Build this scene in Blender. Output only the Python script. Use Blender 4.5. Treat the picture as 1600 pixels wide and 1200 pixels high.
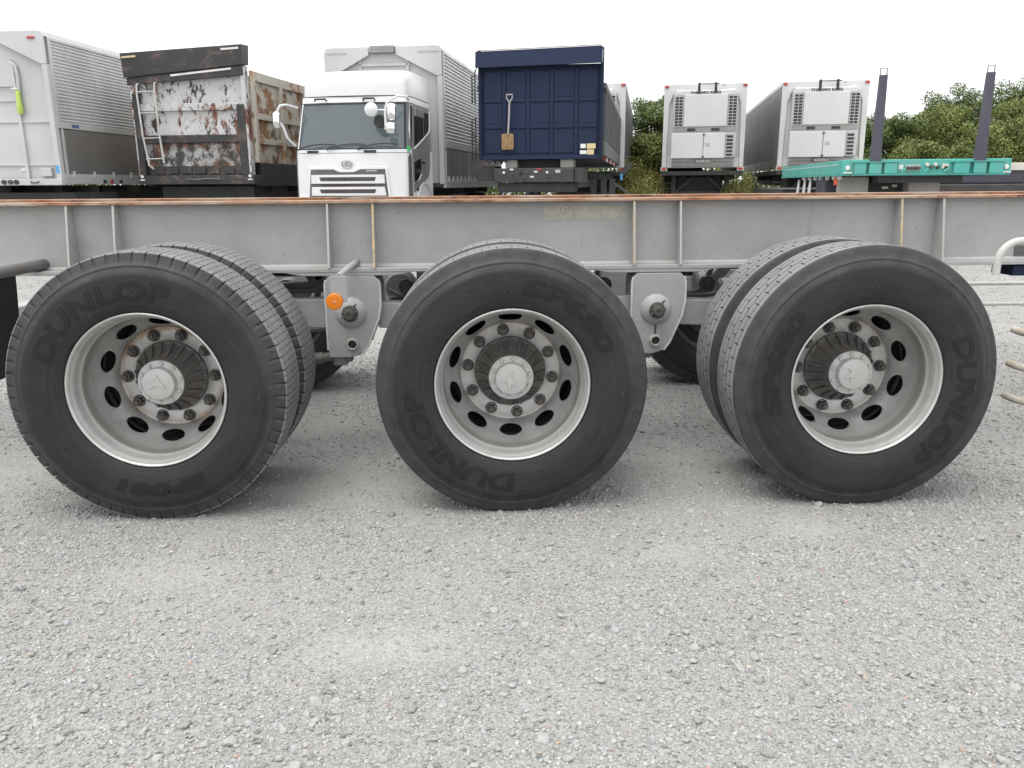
import bpy, bmesh, math, random
import numpy as np
from mathutils import Vector, Matrix, Euler
R = math.radians
random.seed(7)
rng = np.random.default_rng(7)
S = bpy.context.scene
for o in list(bpy.data.objects):
    bpy.data.objects.remove(o)
COL = S.collection

# ------------------------------------------------------------------ camera
cam_d = bpy.data.cameras.new('camera')
cam = bpy.data.objects.new('camera', cam_d); COL.objects.link(cam)
cam_d.sensor_width = 36.0
cam_d.lens = 36.0 * 1259.8 / 1600.0
cam_d.clip_start = 0.05
cam_d.clip_end = 3000
CAM = Vector((-0.1105, -2.879, 1.218)); YAW, PITCH, ROLL = 0.03764, 0.24344, -0.00565
_f = Vector((math.sin(YAW)*math.cos(PITCH), math.cos(YAW)*math.cos(PITCH), -math.sin(PITCH)))
_r = Vector((math.cos(YAW), -math.sin(YAW), 0)); _u = _r.cross(_f)
_r2 = _r*math.cos(ROLL) + _u*math.sin(ROLL); _u2 = -_r*math.sin(ROLL) + _u*math.cos(ROLL)
cam.matrix_world = Matrix(((_r2.x, _u2.x, -_f.x, CAM.x), (_r2.y, _u2.y, -_f.y, CAM.y), (_r2.z, _u2.z, -_f.z, CAM.z), (0, 0, 0, 1)))
S.camera = cam

# ------------------------------------------------------------------ sky, sun, exposure (bright overcast)
SUN_EL, SUN_AZ = R(73), R(240)     # azimuth clockwise from +Y: high on the left, a little behind the camera
wd = bpy.data.worlds.new('World'); S.world = wd; wd.use_nodes = True
nt = wd.node_tree; nt.nodes.clear()
sky = nt.nodes.new('ShaderNodeTexSky'); sky.sky_type = 'NISHITA'; sky.sun_disc = False
sky.sun_elevation = SUN_EL; sky.sun_rotation = SUN_AZ; sky.dust_density = 3.0
hs = nt.nodes.new('ShaderNodeHueSaturation'); hs.inputs['Saturation'].default_value = 0.10
mx = nt.nodes.new('ShaderNodeMix'); mx.data_type = 'RGBA'; mx.inputs[0].default_value = 0.90
mx.inputs[7].default_value = (7.5, 7.6, 7.7, 1)       # the even cloud layer over the sky
bg = nt.nodes.new('ShaderNodeBackground'); bg.inputs[1].default_value = 0.12
ow = nt.nodes.new('ShaderNodeOutputWorld')
nt.links.new(sky.outputs[0], hs.inputs['Color']); nt.links.new(hs.outputs[0], mx.inputs[6])
nt.links.new(mx.outputs[2], bg.inputs[0]); nt.links.new(bg.outputs[0], ow.inputs[0])
sun_d = bpy.data.lights.new('sun', 'SUN'); sun_d.energy = 1.5; sun_d.angle = R(50); sun_d.color = (1.0, 0.97, 0.93)
sun = bpy.data.objects.new('sun', sun_d); COL.objects.link(sun)
_sd = Vector((math.sin(SUN_AZ)*math.cos(SUN_EL), math.cos(SUN_AZ)*math.cos(SUN_EL), math.sin(SUN_EL)))
sun.rotation_euler = _sd.to_track_quat('Z', 'Y').to_euler(); sun.location = _sd*30
S.view_settings.view_transform = 'Standard'; S.view_settings.look = 'None'
S.view_settings.exposure = 0.78; S.view_settings.gamma = 1.0; S.view_settings.use_curve_mapping = False
S.cycles.max_bounces = 6; S.cycles.use_denoising = True

# ------------------------------------------------------------------ materials
def _n(t, k, **kw):
    n = t.nodes.new(k)
    for a, b in kw.items(): setattr(n, a, b)
    return n
def _coord(t, scale=(1, 1, 1)):
    tc = _n(t, 'ShaderNodeTexCoord'); mp = _n(t, 'ShaderNodeMapping'); mp.inputs['Scale'].default_value = scale
    t.links.new(tc.outputs['Object'], mp.inputs[0]); return mp.outputs[0]
def _noise(t, co, scale, detail=6, rough=.6, dist=0.0):
    n = _n(t, 'ShaderNodeTexNoise'); n.inputs['Scale'].default_value = scale; n.inputs['Detail'].default_value = detail
    n.inputs['Roughness'].default_value = rough; n.inputs['Distortion'].default_value = dist
    t.links.new(co, n.inputs['Vector']); return n.outputs['Fac']
def _ramp(t, fac, a, b):
    n = _n(t, 'ShaderNodeMapRange'); n.inputs[1].default_value = a; n.inputs[2].default_value = b
    t.links.new(fac, n.inputs[0]); return n.outputs[0]
def _mix(t, fac, a, b):
    n = _n(t, 'ShaderNodeMix', data_type='RGBA')
    for s, v in ((0, fac), (6, a), (7, b)):
        if hasattr(v, 'links'): t.links.new(v, n.inputs[s])
        elif s == 0: n.inputs[0].default_value = v
        else: n.inputs[s].default_value = (*v, 1)
    return n.outputs[2]
def _math(t, op, a, b):
    n = _n(t, 'ShaderNodeMath', operation=op)
    for s, v in ((0, a), (1, b)):
        if hasattr(v, 'links'): t.links.new(v, n.inputs[s])
        else: n.inputs[s].default_value = v
    return n.outputs[0]
def _begin(name):
    m = bpy.data.materials.new(name); m.use_nodes = True; t = m.node_tree
    return m, t, t.nodes['Principled BSDF']
def _bump(t, b, fac, st, dist=.01):
    n = _n(t, 'ShaderNodeBump'); n.inputs['Strength'].default_value = st; n.inputs['Distance'].default_value = dist
    t.links.new(fac, n.inputs['Height']); t.links.new(n.outputs[0], b.inputs['Normal'])
MAT = {}
def paint(name, col, rough=.5, metal=0.0, dirt=(.25, .23, .20), amt=.25, scale=4.0, streak=1.0, bump=.0, spec=.5, lo=.45, hi=.75, var=.10):
    """paint with broad uneven tone, dirt (streaked vertically if streak<1) and fine grain"""
    m, t, b = _begin(name)
    co = _coord(t, (1, 1, streak)); co1 = _coord(t)
    d = _math(t, 'MULTIPLY', _ramp(t, _noise(t, co, scale, 8, .65), lo, hi), amt)
    v = _ramp(t, _noise(t, co1, scale*.35, 3), .3, .7)
    c0 = _mix(t, v, tuple(x*(1-var) for x in col), tuple(min(1, x*(1+var)) for x in col))
    c = _mix(t, d, c0, dirt)
    t.links.new(c, b.inputs['Base Color'])
    r = _math(t, 'ADD', _math(t, 'MULTIPLY', d, .35), rough)
    t.links.new(r, b.inputs['Roughness'])
    b.inputs['Metallic'].default_value = metal; b.inputs['Specular IOR Level'].default_value = spec
    if bump: _bump(t, b, _noise(t, co1, scale*14, 4), bump, .004)
    MAT[name] = m; return m
def rusty(name, base, rust1=(.23, .085, .035), rust2=(.055, .035, .03), scale=3.0, stretch=(1, 1, 1), lo=.5, hi=.56, lo2=.55, hi2=.62, metal=0, rough=.6, bump=.35):
    """paint flaking to rust, with a second, darker loss"""
    m, t, b = _begin(name)
    co = _coord(t, stretch); co1 = _coord(t)
    a = _ramp(t, _noise(t, co, scale, 10, .72, .3), lo, hi)
    co2 = _coord(t, tuple(s*1.3 for s in stretch))
    k = _ramp(t, _noise(t, co2, scale*1.9, 10, .75, .2), lo2, hi2)
    rv = _mix(t, _ramp(t, _noise(t, co1, scale*7, 5), .35, .65), rust1, tuple(x*1.9+.02 for x in rust1))
    tone = _mix(t, _ramp(t, _noise(t, co1, scale*.7, 4), .3, .7), tuple(x*.86 for x in base), base)
    c = _mix(t, k, _mix(t, a, tone, rv), rust2)
    t.links.new(c, b.inputs['Base Color'])
    t.links.new(_ramp(t, a, -.0, 1.6), b.inputs['Roughness'])
    b.inputs['Metallic'].default_value = metal
    b.inputs['Roughness'].default_value = rough
    t.links.new(_math(t, 'ADD', _math(t, 'MULTIPLY', a, .3), rough-.1), b.inputs['Roughness'])
    if bump: _bump(t, b, _math(t, 'ADD', a, _noise(t, co1, scale*12, 4)), bump, .004)
    MAT[name] = m; return m
def chassis_paint(name, col, more=.0):
    # sprayed grey steel: broad tone, grime, rust weeping down from above, small chips
    m, t, b = _begin(name); co1 = _coord(t)
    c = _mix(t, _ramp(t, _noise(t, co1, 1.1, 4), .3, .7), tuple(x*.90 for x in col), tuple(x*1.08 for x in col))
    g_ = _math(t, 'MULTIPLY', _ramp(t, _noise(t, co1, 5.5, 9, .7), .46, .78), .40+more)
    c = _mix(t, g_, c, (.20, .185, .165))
    s_ = _math(t, 'MULTIPLY', _ramp(t, _noise(t, _coord(t, (1, 1, .06)), 17, 6, .65), .60, .80), _ramp(t, _noise(t, co1, 2.3, 4), .42, .66))
    c = _mix(t, _math(t, 'MULTIPLY', s_, .75), c, (.25, .17, .10))
    k = _ramp(t, _noise(t, co1, 34, 4, .6), .715, .735)
    c = _mix(t, _math(t, 'MULTIPLY', k, .75), c, (.15, .08, .045))
    sc = _ramp(t, _noise(t, _coord(t, (1.0, 1, 9)), 14, 3, .5), .72, .76)
    c = _mix(t, _math(t, 'MULTIPLY', sc, .25), c, (.52, .52, .51))
    t.links.new(c, b.inputs['Base Color']); b.inputs['Roughness'].default_value = .5; b.inputs['Specular IOR Level'].default_value = .4
    _bump(t, b, _math(t, 'ADD', _noise(t, co1, 3.0, 3), _math(t, 'MULTIPLY', _noise(t, co1, 60, 3), .12)), .10, .02)
    MAT[name] = m
def glass(name, col=(.03, .04, .045), rough=.04):
    m, t, b = _begin(name)
    b.inputs['Base Color'].default_value = (*col, 1); b.inputs['Roughness'].default_value = rough
    b.inputs['Specular IOR Level'].default_value = .8
    co = _coord(t); _bump(t, b, _noise(t, co, 1.2, 2), .03, .02)
    MAT[name] = m; return m

chassis_paint('chassis_grey', (.385, .387, .382))
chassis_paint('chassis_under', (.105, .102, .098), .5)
chassis_paint('fillet_grey', (.47, .47, .46))
chassis_paint('bracket_grey', (.27, .27, .265), .3)
paint('oil_stain', (.07, .06, .05), .35)
paint('worn_lip', (.60, .60, .585), .5, 0, (.36, .33, .30), .6, 22, .5)
rusty('rust_edge', (.46, .36, .27), (.22, .09, .04), (.085, .038, .026), 1.9, (1.6, 6, 6), .40, .58, .54, .65)
rusty('weld_edge', (.45, .445, .42), (.34, .22, .10), (.40, .36, .28), 5, (1, 1, .35), .60, .74, .62, .7, bump=.1)
paint('dark_steel', (.045, .045, .045), .6, .0, (.12, .11, .10), .5, 6, 1, .2, .4)
paint('black_paint', (.022, .022, .024), .5, .0, (.09, .085, .08), .45, 5, .5, .1, .4)
paint('rod_steel', (.17, .165, .16), .5, .3, (.14, .11, .08), .5, 14, 1, .2)
paint('nut_steel', (.085, .083, .08), .5, .3, (.16, .12, .09), .5, 22, 1, .3)
paint('hub_black', (.115, .112, .108), .42, .1, (.26, .22, .18), .5, 11, 1, .25, .6)
paint('hub_cap_paint', (.50, .50, .49), .42, .15, (.36, .31, .26), .35, 9, 1, .05)
paint('hose_rubber', (.085, .083, .082), .6, 0, (.16, .15, .14), .6, 9)
paint('van_white', (.53, .535, .54), .35, .0, (.42, .41, .39), .35, 1.6, .35, 0, .5)
paint('van_silver', (.55, .555, .56), .4, .3, (.30, .29, .28), .3, 2.2, .3, .0)
paint('van_grey_panel', (.30, .29, .28), .33, .6, (.16, .15, .14), .5, 1.1, .5, .0)
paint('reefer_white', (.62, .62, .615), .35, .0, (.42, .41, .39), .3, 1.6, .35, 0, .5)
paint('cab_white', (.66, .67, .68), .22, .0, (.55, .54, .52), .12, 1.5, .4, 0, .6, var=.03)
paint('cab_side_grey', (.33, .335, .34), .28, .5, (.25, .25, .25), .2, 1.5, .4)  # cab sides and back, a darker grey than the front
paint('grille_dark', (.085, .085, .09), .45)
paint('blue_paint', (.017, .027, .064), .5, 0, (.03, .036, .055), .35, 2.2, .3, .04, .2)
paint('blue_dark', (.015, .022, .048), .55, 0, (.03, .032, .04), .4, 2.2, .3, .04, .15)
paint('dump_grey', (.10, .105, .11), .6, 0, (.2, .19, .18), .4, 4, .4)
rusty('rusty_white', (.56, .56, .56), (.115, .045, .025), (.035, .026, .024), 1.7, (1.6, 1.6, .85), .525, .57, .545, .585)
rusty('rusty_dark', (.42, .42, .42), (.10, .042, .024), (.04, .036, .034), 1.4, (1.4, 1.4, .9), .47, .55, .47, .55)
rusty('rusty_brown', (.50, .47, .40), (.17, .085, .04), (.055, .028, .02), 1.2, (1.0, 1.0, 1.1), .485, .53, .54, .62)
rusty('rusty_rail', (.50, .47, .40), (.24, .12, .06), (.12, .06, .04), 1.6, (1, 1, 1), .54, .60, .60, .68)
rusty('weld_rusty', (.43, .41, .36), (.36, .26, .13), (.38, .33, .25), 5, (1, 1, .35), .46, .66, .62, .7, bump=.1)
rusty('scuffed_black', (.032, .032, .034), (.07, .05, .045), (.30, .29, .28), 2.6, (1, 1, 1.5), .52, .62, .66, .71, bump=.1)
paint('teal_paint', (.085, .40, .35), .5, 0, (.20, .30, .27), .75, 4.5, .4, .05, .3)
paint('stake_paint', (.058, .058, .085), .5, 0, (.13, .11, .11), .5, 3, .5)
paint('grille_brown', (.055, .040, .038), .6)
paint('cream_paint', (.62, .60, .53), .5)
paint('pad_grey', (.36, .35, .32), .6, 0, (.25, .23, .2), .4, 3)
paint('louvre_dark', (.022, .023, .026), .5)
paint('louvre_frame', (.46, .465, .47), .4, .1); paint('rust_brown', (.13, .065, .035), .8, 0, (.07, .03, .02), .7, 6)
paint('loop_steel', (.30, .30, .31), .4, .5)
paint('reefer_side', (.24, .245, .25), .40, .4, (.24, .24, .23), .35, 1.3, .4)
paint('red_lens', (.45, .03, .03), .2); paint('amber_lens', (.85, .24, .003), .22, 0, (.7, .16, .02), .1)
paint('orange_lens', (.75, .14, .03), .25)
paint('white_print', (.72, .72, .71), .5); paint('blue_print', (.07, .09, .25), .5); paint('blue_sticker', (.10, .35, .68), .4)
paint('dark_print', (.05, .06, .09), .5)
paint('lime_plastic', (.42, .55, .10), .4); paint('green_plastic', (.02, .42, .10), .4)
paint('yellow_sticker', (.62, .52, .28), .5); paint('tan_wood', (.44, .33, .22), .6); paint('shovel_rust', (.34, .22, .11), .55, .3, (.12, .06, .03), .8, 12)
paint('shaft_wood', (.40, .36, .34), .6)
paint('faded_sticker', (.44, .42, .35), .6, 0, (.36, .35, .33), .8, 26, 1, 0, .3, .4, .6)
paint('tube_white', (.52, .52, .50), .45, 0, (.3, .27, .22), .4, 10)
rusty('tube_dirty', (.46, .43, .37), (.20, .15, .10), (.14, .11, .08), 6, (1, 1, 1), .45, .6, .6, .7)
m, t, b = _begin('chrome'); b.inputs['Base Color'].default_value = (.86, .86, .86, 1); b.inputs['Metallic'].default_value = 1; b.inputs['Roughness'].default_value = .08; MAT['chrome'] = m
glass('windscreen_glass', (.085, .105, .115)); glass('side_glass', (.012, .013, .014)); glass('lamp_glass', (.4, .4, .42), .1)

def rim_mat(name, rust):
    m, t, b = _begin(name)
    tc = _n(t, 'ShaderNodeTexCoord'); sx = _n(t, 'ShaderNodeSeparateXYZ'); t.links.new(tc.outputs['Object'], sx.inputs[0])
    rad = _math(t, 'SQRT', _math(t, 'ADD', _math(t, 'MULTIPLY', sx.outputs[0], sx.outputs[0]), _math(t, 'MULTIPLY', sx.outputs[2], sx.outputs[2])), 0)
    co = _coord(t)
    n1 = _noise(t, co, 16, 8, .7); n2 = _noise(t, co, 3.2, 4)
    base = _mix(t, _ramp(t, n2, .3, .7), (.50, .495, .485), (.58, .575, .565))
    dusty = _mix(t, _math(t, 'MULTIPLY', _ramp(t, n1, .42, .72), .5), base, (.34, .32, .295))
    w = _math(t, 'ADD', rad, _math(t, 'MULTIPLY', n1, .03))
    # rust bloom in the ring outside the nuts
    up = _ramp(t, w, .193, .203); dn = _ramp(t, w, .222, .212)
    ring = _math(t, 'MULTIPLY', _math(t, 'MULTIPLY', up, dn), _ramp(t, _noise(t, co, 5, 6, .7), .38, .62))
    disc = _math(t, 'MULTIPLY', _ramp(t, rad, .252, .236), _ramp(t, n1, .20, .62))
    dusty = _mix(t, _math(t, 'MULTIPLY', disc, .26), dusty, (.235, .222, .205))
    seam = _math(t, 'MULTIPLY', _ramp(t, rad, .2545, .2562), _ramp(t, rad, .2605, .2590))
    dusty = _mix(t, _math(t, 'MULTIPLY', seam, .55), dusty, (.17, .155, .135))
    c = _mix(t, _math(t, 'MULTIPLY', ring, rust), dusty, (.27, .145, .05))
    t.links.new(c, b.inputs['Base Color']); b.inputs['Metallic'].default_value = .45; b.inputs['Roughness'].default_value = .40
    _bump(t, b, n1, .08, .002); MAT[name] = m
rim_mat('rim_silver', .15); rim_mat('rim_silver_rusty', .95)

def rubber(name, col, dust, amt, scale, bump=.1, rough=.62):
    m, t, b = _begin(name); co = _coord(t)
    n1 = _noise(t, co, scale, 8, .65); n2 = _noise(t, co, 4.5, 5, .6)
    f = _math(t, 'MULTIPLY', _ramp(t, n2, .35, .7), amt)
    c = _mix(t, f, _mix(t, _ramp(t, n1, .3, .75), tuple(x*.8 for x in col), tuple(x*1.2 for x in col)), dust)
    if name == 'sidewall':      # road dust worn into the shoulder band
        tc = _n(t, 'ShaderNodeTexCoord'); sx = _n(t, 'ShaderNodeSeparateXYZ'); t.links.new(tc.outputs['Object'], sx.inputs[0])
        rad = _math(t, 'SQRT', _math(t, 'ADD', _math(t, 'MULTIPLY', sx.outputs[0], sx.outputs[0]), _math(t, 'MULTIPLY', sx.outputs[2], sx.outputs[2])), 0)
        ang = _math(t, 'ARCTAN2', sx.outputs[0], sx.outputs[2])
        cb = _n(t, 'ShaderNodeCombineXYZ'); t.links.new(_math(t, 'MULTIPLY', rad, 95.0), cb.inputs[0]); t.links.new(_math(t, 'MULTIPLY', ang, 1.6), cb.inputs[1])
        rings = _noise(t, cb.outputs[0], 1.0, 6, .65)
        c = _mix(t, _math(t, 'MULTIPLY', _ramp(t, rings, .50, .74), .36), c, (.060, .059, .057))
        cb2 = _n(t, 'ShaderNodeCombineXYZ'); t.links.new(_math(t, 'MULTIPLY', rad, 30.0), cb2.inputs[0]); t.links.new(_math(t, 'MULTIPLY', ang, 9.0), cb2.inputs[1])
        c = _mix(t, _math(t, 'MULTIPLY', _ramp(t, _noise(t, cb2.outputs[0], 1.0, 8, .75), .60, .80), .35), c, (.12, .115, .11))
        c = _mix(t, _math(t, 'MULTIPLY', _ramp(t, _noise(t, co, 55, 3, .5), .73, .77), .5), c, (.19, .185, .18))
        w = _math(t, 'ADD', rad, _math(t, 'MULTIPLY', _math(t, 'ADD', n2, -.5), .06))
        band = _math(t, 'MULTIPLY', _ramp(t, w, .428, .452), _ramp(t, n1, .15, .6))
        c = _mix(t, _math(t, 'MULTIPLY', band, .65), c, (.062, .063, .064))
    sp = _ramp(t, _noise(t, co, 130, 2, .5), .70, .76)
    c = _mix(t, _math(t, 'MULTIPLY', sp, .35), c, (.22, .21, .2))
    t.links.new(c, b.inputs['Base Color']); b.inputs['Roughness'].default_value = rough; b.inputs['Specular IOR Level'].default_value = .35
    _bump(t, b, n1, bump, .003); MAT[name] = m
rubber('sidewall', (.0165, .0168, .0175), (.032, .032, .032), .6, 20)
rubber('tread', (.165, .167, .172), (.27, .265, .26), .8, 40, .3, .8)
rubber('groove', (.050, .050, .051), (.08, .08, .08), .5, 30)
rubber('letter_rubber', (.0095, .0095, .0098), (.016, .016, .016), .5, 30, .05, .55)

# ------------------------------------------------------------------ mesh helpers
class G:
    def __init__(s): s.bm = bmesh.new(); s.mi = 0
    def _face(s, vs):
        try:
            f = s.bm.faces.new(vs); f.material_index = s.mi; return f
        except ValueError: return None
    def hexa(s, p):
        v = [s.bm.verts.new(q) for q in p]
        for f in ((0, 3, 2, 1), (4, 5, 6, 7), (0, 1, 5, 4), (1, 2, 6, 5), (2, 3, 7, 6), (3, 0, 4, 7)): s._face([v[i] for i in f])
        return s
    def box(s, x0, x1, y0, y1, z0, z1):
        return s.hexa([(x0, y0, z0), (x1, y0, z0), (x1, y1, z0), (x0, y1, z0), (x0, y0, z1), (x1, y0, z1), (x1, y1, z1), (x0, y1, z1)])
    def bar(s, a, b, w, h, up=(0, 0, 1)):
        a = Vector(a); b = Vector(b); d = (b-a).normalized(); u = Vector(up)
        if abs(d.dot(u)) > .98: u = Vector((0, 1, 0))
        x = d.cross(u).normalized()*w/2; y = x.cross(d).normalized()*h/2
        return s.hexa([a-x-y, a+x-y, b+x-y, b-x-y, a-x+y, a+x+y, b+x+y, b-x+y])
    def tube(s, pts, r, n=10, cap=True):
        pts = [Vector(p) for p in pts]; rings = []; up = None
        for i, p in enumerate(pts):
            d = (pts[min(i+1, len(pts)-1)]-pts[max(i-1, 0)]).normalized()
            if up is None:
                up = Vector((0, 0, 1)) if abs(d.z) < .9 else Vector((0, 1, 0))
            x = d.cross(up).normalized(); y = x.cross(d).normalized(); up = y
            rr = r[i] if isinstance(r, (list, tuple)) else r
            rings.append([s.bm.verts.new(p + x*rr*math.cos(2*math.pi*k/n) + y*rr*math.sin(2*math.pi*k/n)) for k in range(n)])
        for a, b in zip(rings, rings[1:]):
            for k in range(n): s._face([a[k], a[(k+1) % n], b[(k+1) % n], b[k]])
        if cap: s._face(rings[0][::-1]); s._face(rings[-1])
        return s
    def lathe(s, prof, n=48, c=(0, 0, 0), axis='y', close=False):
        """prof: (radius, position along axis)"""
        rings = []
        for r, y in prof:
            ring = []
            for k in range(n):
                a = 2*math.pi*k/n; q, w = r*math.sin(a), r*math.cos(a)
                p = (q, y, w) if axis == 'y' else ((y, q, w) if axis == 'x' else (q, w, y))
                ring.append(s.bm.verts.new((p[0]+c[0], p[1]+c[1], p[2]+c[2])))
            rings.append(ring)
        for a, b in zip(rings, rings[1:]):
            for k in range(n): s._face([a[k], a[(k+1) % n], b[(k+1) % n], b[k]])
        if close: s._face(rings[0][::-1]); s._face(rings[-1])
        return s
    def prism(s, poly, y0, y1, plane='xz'):
        """extrude a 2D outline; plane xz -> along y, xy -> along z, yz -> along x"""
        def P(a, b, c): return (a, c, b) if plane == 'xz' else ((a, b, c) if plane == 'xy' else (c, a, b))
        A = [s.bm.verts.new(P(a, b, y0)) for a, b in poly]; B = [s.bm.verts.new(P(a, b, y1)) for a, b in poly]
        n = len(poly)
        s._face(A); s._face(B[::-1])
        for k in range(n): s._face([A[k], B[k], B[(k+1) % n], A[(k+1) % n]])
        return s
    def sheet(s, rows):
        vs = [[s.bm.verts.new(p) for p in r] for r in rows]
        for a, b in zip(vs, vs[1:]):
            for k in range(len(a)-1): s._face([a[k], a[k+1], b[k+1], b[k]])
        return s
    def out(s, name, mat, parent=None, bevel=0.0, smooth=False, label=None, seg=2, ang=30, recalc=True):
        me = bpy.data.meshes.new(name)
        if recalc: bmesh.ops.recalc_face_normals(s.bm, faces=s.bm.faces)
        s.bm.to_mesh(me); s.bm.free()
        return link(name, me, mat, parent, bevel, smooth, label, seg, ang)
def link(name, me, mat, parent=None, bevel=0.0, smooth=False, label=None, seg=2, ang=30):
    for k in ([mat] if isinstance(mat, str) else mat): me.materials.append(MAT[k])
    o = bpy.data.objects.new(name, me); COL.objects.link(o)
    if parent is not None: o.parent = parent
    if smooth:
        me.shade_smooth()
        try: me.set_sharp_from_angle(angle=R(ang))
        except Exception: pass
    if bevel:
        bv = o.modifiers.new('bevel', 'BEVEL'); bv.width = bevel; bv.segments = seg; bv.limit_method = 'ANGLE'; bv.angle_limit = R(40)
    if label: o['label'] = label
    return o
def npmesh(name, V, F, smooth=False):
    V = np.asarray(V, np.float32); F = np.asarray(F, np.int32); k = F.shape[1]
    me = bpy.data.meshes.new(name); me.vertices.add(len(V)); me.vertices.foreach_set('co', V.ravel())
    me.loops.add(F.size); me.loops.foreach_set('vertex_index', F.ravel())
    me.polygons.add(len(F)); me.polygons.foreach_set('loop_start', np.arange(0, F.size, k, dtype=np.int32))
    me.polygons.foreach_set('use_smooth', np.full(len(F), smooth)); me.update(calc_edges=True); me.validate()
    return me
def thing(name, loc, rotz, label, cat, group=None, tilt=(0, 0)):
    o = bpy.data.objects.new(name, None); COL.objects.link(o); o.empty_display_size = .2
    o.location = loc; o.rotation_euler = (tilt[0], tilt[1], rotz); o['label'] = label; o['category'] = cat
    if group: o['group'] = group
    return o
def copy_tree(o, parent=None):
    c = o.copy(); COL.objects.link(c)
    if parent is not None: c.parent = parent
    for ch in [x for x in bpy.data.objects if x.parent == o]: copy_tree(ch, c)
    return c
def text_geo(txt, size, extrude=.002, xs=1.0, shear=0.0, bold=0.0, align='LEFT', sub=0):
    cu = bpy.data.curves.new('lettering', 'FONT'); cu.body = txt; cu.size = size; cu.extrude = extrude; cu.shear = shear; cu.offset = bold
    cu.align_x = align; cu.resolution_u = 3
    o = bpy.data.objects.new('lettering', cu); COL.objects.link(o)
    bpy.context.view_layer.update()
    me = bpy.data.meshes.new_from_object(o.evaluated_get(bpy.context.evaluated_depsgraph_get()))
    bpy.data.objects.remove(o); bpy.data.curves.remove(cu)
    bm = bmesh.new(); bm.from_mesh(me); bpy.data.meshes.remove(me)
    bmesh.ops.triangulate(bm, faces=bm.faces)
    if sub: bmesh.ops.subdivide_edges(bm, edges=bm.edges, cuts=sub, use_grid_fill=True)
    for v in bm.verts: v.co.x *= xs
    return bm
def text_front(name, txt, u, v, z, size, mat, parent, xs=1.0, bold=0.0, extrude=.003, align='CENTER'):
    """flat lettering facing -Y, standing 3 mm proud of plane y=v"""
    bm = text_geo(txt, size, extrude, xs, 0, bold, align)
    for p in bm.verts: p.co = Vector((p.co.x+u, v-p.co.z, p.co.y+z))
    me = bpy.data.meshes.new(name); bm.to_mesh(me); bm.free()
    return link(name, me, mat, parent)

# ------------------------------------------------------------------ ground
def vnoise(x, y, f, seed):
    g = np.random.default_rng(seed).random((64, 64)); X = x*f; Y = y*f
    i = np.floor(X).astype(int); j = np.floor(Y).astype(int); a = X-i; c = Y-j; a = a*a*(3-2*a); c = c*c*(3-2*c)
    q = lambda p, r: g[p % 64, r % 64]
    return (q(i, j)*(1-a)+q(i+1, j)*a)*(1-c)+(q(i, j+1)*(1-a)+q(i+1, j+1)*a)*c
def bare_ground(x, y):
    """where fines are swept clear of loose stones"""
    b = .55*vnoise(x+9, y+3, .9, 3)+.45*vnoise(x+2, y+8, 2.3, 4)
    for px, py, sx_, sy_, am in ((-.38, -.92, .22, .10, .34), (.42, -.42, .24, .09, .22), (.85, -.55, .24, .07, .24), (-1.15, -.45, .25, .09, .18), (.1, -1.2, .12, .08, .18), (1.5, -.25, .5, .12, .22), (-.6, .25, .5, .12, .2)):
        b = b+am*np.exp(-((x-px)/sx_)**2-((y-py)/sy_)**2)
    return b+.10*(vnoise(x+5, y+1, 9.0, 8)-.5)
def ground_h(x, y):
    w = np.clip(1.6-np.hypot(x/5.0, (y-1)/5.0), 0, 1)
    return w*(.006*np.sin(x*2.1+.7*np.sin(y*1.7))*np.cos(y*2.6+.4)+.004*np.sin(x*5.3+1.2)*np.sin(y*4.7)+.002*np.sin(x*13+y*5)*np.sin(y*11-x*3))-.004*w
def axis_pts():
    a = np.arange(-4.5, 4.5001, .045); o = []; q = 4.5; st = .12
    while q < 700: q += st; o.append(q); st *= 1.16
    o = np.array(o); return np.concatenate([-o[::-1], a, o])
xs_ = axis_pts(); ys_ = axis_pts()+.5
GX, GY = np.meshgrid(xs_, ys_); GZ = ground_h(GX, GY)
nx = len(xs_); idx = np.arange(GX.size).reshape(GX.shape)
F = np.stack([idx[:-1, :-1], idx[:-1, 1:], idx[1:, 1:], idx[1:, :-1]], -1).reshape(-1, 4)
me = npmesh('ground', np.stack([GX, GY, GZ], -1).reshape(-1, 3), F, True)
ba = me.attributes.new('bare', 'FLOAT', 'POINT'); ba.data.foreach_set('value', np.clip((bare_ground(GX, GY)-.58)*3.0, 0, 1).astype(np.float32).ravel())
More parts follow.
